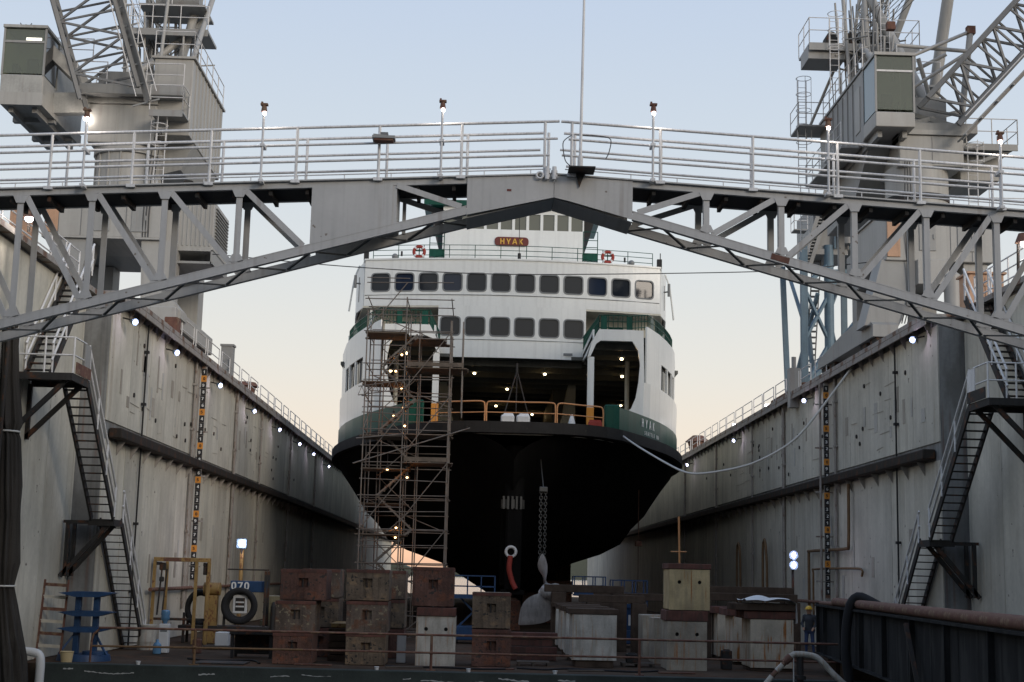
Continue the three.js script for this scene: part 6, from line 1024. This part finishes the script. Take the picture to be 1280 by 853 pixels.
{
  const o = T('bent_pipe', 'white and rusty pipe bent over a post before the floor edge', 'pipe', [9, -1.6, -41]);
  M('white_run', pipe([[8.72, .84, -41], [8.85, .99, -41], [9.1, 1.0, -41], [9.42, .96, -41], [9.62, .84, -41], [9.95, .5, -41], [10.42, .06, -41], [10.9, -.6, -41]], .085, 9, 40), K.concrete[0], o);
  M('rusty_run', [pipe([[7.5, -.75, -41], [8.0, .06, -41], [8.3, .44, -41], [8.72, .86, -41], [8.8, .92, -41]], .07, 9, 40), rod([8.62, .78, -41], [8.78, .93, -41], .11, 10)], K.rustRail, o);
  M('white_wrap', [rod([8.02, .1, -41], [8.25, .38, -41], .078, 9), rod([8.38, .53, -41], [8.55, .7, -41], .076, 9)], K.concrete[0], o);
  M('post', [rod([9.05, -1.7, -41.05], [9.05, .93, -41.05], .1), cyl(9.05, .3, .42, -41.05, .16, 10)], K.dark, o);
  M('cord', rod([8.85, .9, -40.95], [8.83, -1.7, -40.9], .018), K.rope, o);
}
tag(M('orange_rod', [rod([7.5, 0, -54], [7.4, 5.3, -54], .04), rod([7.1, 4.0, -54], [7.7, 4.0, -54], .025)], K.orangeRail), 'thin orange rod with a crossbar standing behind the tallest stack', 'rod');
// clutter on the floor: cables, pallets, small boxes, planks
for (const [pts, lb] of [[[[-9.5, .03, -48.6], [-8.6, .03, -47.9], [-7.4, .03, -48.4], [-6.9, .03, -47]], 'black cable curling on the floor beside the red-brown stack'], [[[1.3, .03, -47.6], [2.2, .03, -47.2], [3.0, .03, -47.9], [4.9, .03, -47.1], [5.9, .03, -47.8]], 'black cable on the floor before the clean capped block'], [[[-2.9, .03, -47.3], [-2.4, .03, -46.8], [-1.2, .03, -47.1], [.2, .03, -46.7], [1.2, .03, -47.2]], 'black cable on the floor between the steel stacks']]) tag(M('floor_cable', pipe(pts, .03, 6, 40), K.rubber), lb, 'cable');
for (const [x, z, lb] of [[5.5, -50.4, 'weathered pallet between the clean block and the tallest stack'], [-9.6, -55, 'weathered pallet on the floor behind the water cooler'], [1.9, -49.8, 'weathered pallet before the timber pile']]) { const o = T('pallet', lb, 'pallet', [x, 0, z]); for (let k = 0; k < 6; k++) M('slat', BX(x - .55, x + .55, .11, .135, z - .5 + k * .18, z - .4 + k * .18), K.plank, o); for (const q of [-.5, 0, .5]) M('runner', BX(x + q - .04, x + q + .04, 0, .11, z - .5, z + .5), K.plank, o); }
for (const [x, z, w, h, m, lb] of [[5.3, -50.3, .4, .3, K.dark, 'dark tool case on the pallet by the tallest stack'], [-9.5, -55, .5, .5, K.plasticWhite, 'white carton on the pallet behind the water cooler'], [-9.9, -52.2, .3, .35, K.rustRail, 'rusty can on the floor beside the water cooler'], [8.5, -50, .35, .5, K.dark, 'dark drum box between the tallest stack and the rust-streaked block'], [-2.55, -49.5, .3, .8, K.plasticWhite, 'white canister between the tan stack and the concrete block']]) tag(M('floor_box', [RB(x - w / 2, x + w / 2, x === 5.3 || x === -9.5 ? .135 : 0, h + .135, z - w / 2, z + w / 2, .03), BX(x - w * .3, x + w * .3, h + .13, h + .17, z - .04, z + .04)], m), lb, 'box');
for (let k = 0; k < 5; k++) { const x = -5.2 + k * 2.9, z = -46.7 - rr(0, .6), a = rr(-.5, .5); tag(M('loose_plank', RB(-.6, .6, 0, .05, -.09, .09, .01).rotateY(a).translate(x, .004, z), k % 2 ? K.plank : K.rustRail), `loose board lying on the floor, ${nth(k)} along the railing from the red-brown stack`, 'board'); }
// ---------- the person in a yellow helmet ----------
{
  const o = T('person', 'person in a yellow helmet, dark jacket and blue jeans by the wall', 'person', [12.72, .26, -56]), px = 12.72, pz = -56;
  const J = { hip: [0, .95, 0], chest: [0, 1.32, .02], neck: [0, 1.5, .03], head: [0, 1.66, .05], ls: [-.19, 1.43, 0], le: [-.27, 1.16, .05], lw: [-.16, 1.0, .24], rs: [.19, 1.43, 0], re: [.27, 1.16, .03], rw: [.2, .98, .2], lh: [-.1, .92, 0], lk: [-.12, .5, .04], la: [-.13, .08, -.02], lt: [-.14, .04, .16], rh: [.1, .92, 0], rk: [.13, .5, .03], ra: [.15, .08, -.05], rt: [.17, .04, .13] };
  const bones = [['hip', 'chest', .15, .17], ['chest', 'neck', .15, .07], ['neck', 'head', .06, .1], ['ls', 'le', .065, .05], ['le', 'lw', .05, .038], ['rs', 're', .065, .05], ['re', 'rw', .05, .038], ['ls', 'rs', .08, .08], ['lh', 'lk', .095, .065], ['lk', 'la', .065, .045], ['la', 'lt', .05, .035], ['rh', 'rk', .095, .065], ['rk', 'ra', .065, .045], ['ra', 'rt', .05, .035], ['lh', 'rh', .12, .12]];
  for (const s of [-1, 1]) for (let k = 0; k < 5; k++) { const w = s < 0 ? 'lw' : 'rw', b = J[w], n = s + 'f' + k; J[n] = [b[0] - s * (k ? -.03 + .018 * k : .04), b[1] - .04 - (k ? .03 : 0), b[2] + (k ? .07 - Math.abs(k - 2.5) * .01 : .03)]; bones.push([w, n, .014, .009]); }
  const field = (x, y, z) => { let d = 9; for (const [a, b, ra, rb] of bones) { const A = J[a], B = J[b], ux = B[0] - A[0], uy = B[1] - A[1], uz = B[2] - A[2], L = ux * ux + uy * uy + uz * uz, t = Math.max(0, Math.min(1, ((x - A[0]) * ux + (y - A[1]) * uy + (z - A[2]) * uz) / L)), q = Math.hypot(x - A[0] - ux * t, y - A[1] - uy * t, z - A[2] - uz * t) - lerp(ra, rb, t), k = .035, h = Math.max(0, Math.min(1, .5 + .5 * (d - q) / k)); d = lerp(d, q, h) - k * h * (1 - h); } return d; };
  const { MarchingCubes } = await import('three/addons/objects/MarchingCubes.js');
  const R = 128, mc = new MarchingCubes(R, K.jacket, false, false, 200000); mc.isolation = 0;
  const ctr = [0, .93, .06], half = 1.0; // cells of about 16 mm
  for (let k = 0; k < R; k++) for (let j = 0; j < R; j++) for (let i = 0; i < R; i++) { const x = ctr[0] + (i / (R / 2) - 1) * half, y = ctr[1] + (j / (R / 2) - 1) * half, z = ctr[2] + (k / (R / 2) - 1) * half; mc.field[i + j * R + k * R * R] = Math.abs(x) > .5 || Math.abs(z - .06) > .45 ? -1 : -field(x, y, z); }
  mc.update();
  const n = mc.count ?? mc.geometry.drawRange.count, g = new THREE.BufferGeometry(), pa = mc.positionArray.slice(0, n * 3), na = mc.normalArray.slice(0, n * 3), col = new Float32Array(n * 3);
  for (let i = 0; i < n; i++) { for (let c = 0; c < 3; c++) pa[i * 3 + c] = ctr[c] + pa[i * 3 + c] * half; const x = pa[i * 3], y = pa[i * 3 + 1], z = pa[i * 3 + 2]; const hand = y < 1.03 && y > .85 && z > .17; const c = y > 1.53 || hand ? [.38, .22, .15] : y > .9 ? [.032, .035, .042] : y > .11 ? [.035, .055, .12] : [.03, .022, .018]; col.set(c, i * 3); }
  g.setAttribute('position', new THREE.BufferAttribute(pa, 3)); g.setAttribute('normal', new THREE.BufferAttribute(na, 3)); g.setAttribute('color', new THREE.BufferAttribute(col, 3));
  const m = new THREE.Mesh(g, new THREE.MeshStandardMaterial({ vertexColors: true, roughness: .85 })); m.name = 'body'; m.castShadow = m.receiveShadow = true; m.rotation.y = -.5; o.add(m);
  const add = (nm, gg, mat) => { const q = M(nm, gg.map(e => e.rotateY(-.5).translate(px, .26, pz)), mat, o); return q; };
  add('helmet', [new THREE.SphereGeometry(.135, 18, 10, 0, Math.PI * 2, 0, Math.PI / 2).scale(1, .95, 1.15).translate(0, 1.72, .05), new THREE.CylinderGeometry(.15, .155, .02, 20).scale(1, 1, 1.2).translate(0, 1.72, .075)], K.hatYellow);
  add('face', [new THREE.SphereGeometry(.018, 8, 6).scale(1, 1.4, 1.2).translate(0, 1.65, .155), ...[-1, 1].map(s => new THREE.SphereGeometry(.012, 8, 6).translate(s * .035, 1.675, .14)), new THREE.BoxGeometry(.05, .01, .01).translate(0, 1.605, .142), ...[-1, 1].map(s => new THREE.SphereGeometry(.025, 8, 6).scale(.5, 1.2, .8).translate(s * .1, 1.655, .05))], K.skin);
}
tag(M('timber_mat', [0, .32, .64, .96].map(q => RB(12.2, 13.4, 0, .255, -56.6 + q, -56.3 + q, .02)), K.timber), 'low timber mat that the person in the helmet stands on', 'mat');
tag(M('red_toolbox', [RB(11.6, 12.0, 0, .75, -55.6, -55.1, .03), BX(11.6, 12.0, .5, .52, -55.1, -55.08), pipe([[11.68, .75, -55.35], [11.7, .85, -55.35], [11.9, .85, -55.35], [11.92, .75, -55.35]], .015, 5)], K.rustRail), 'rusty red toolbox on the floor by the person', 'toolbox');
for (const o of scene.children) if (o.isMesh && o.name === 'white_sack') o.castShadow = true;
camera.updateProjectionMatrix();
renderer.render(scene, camera);
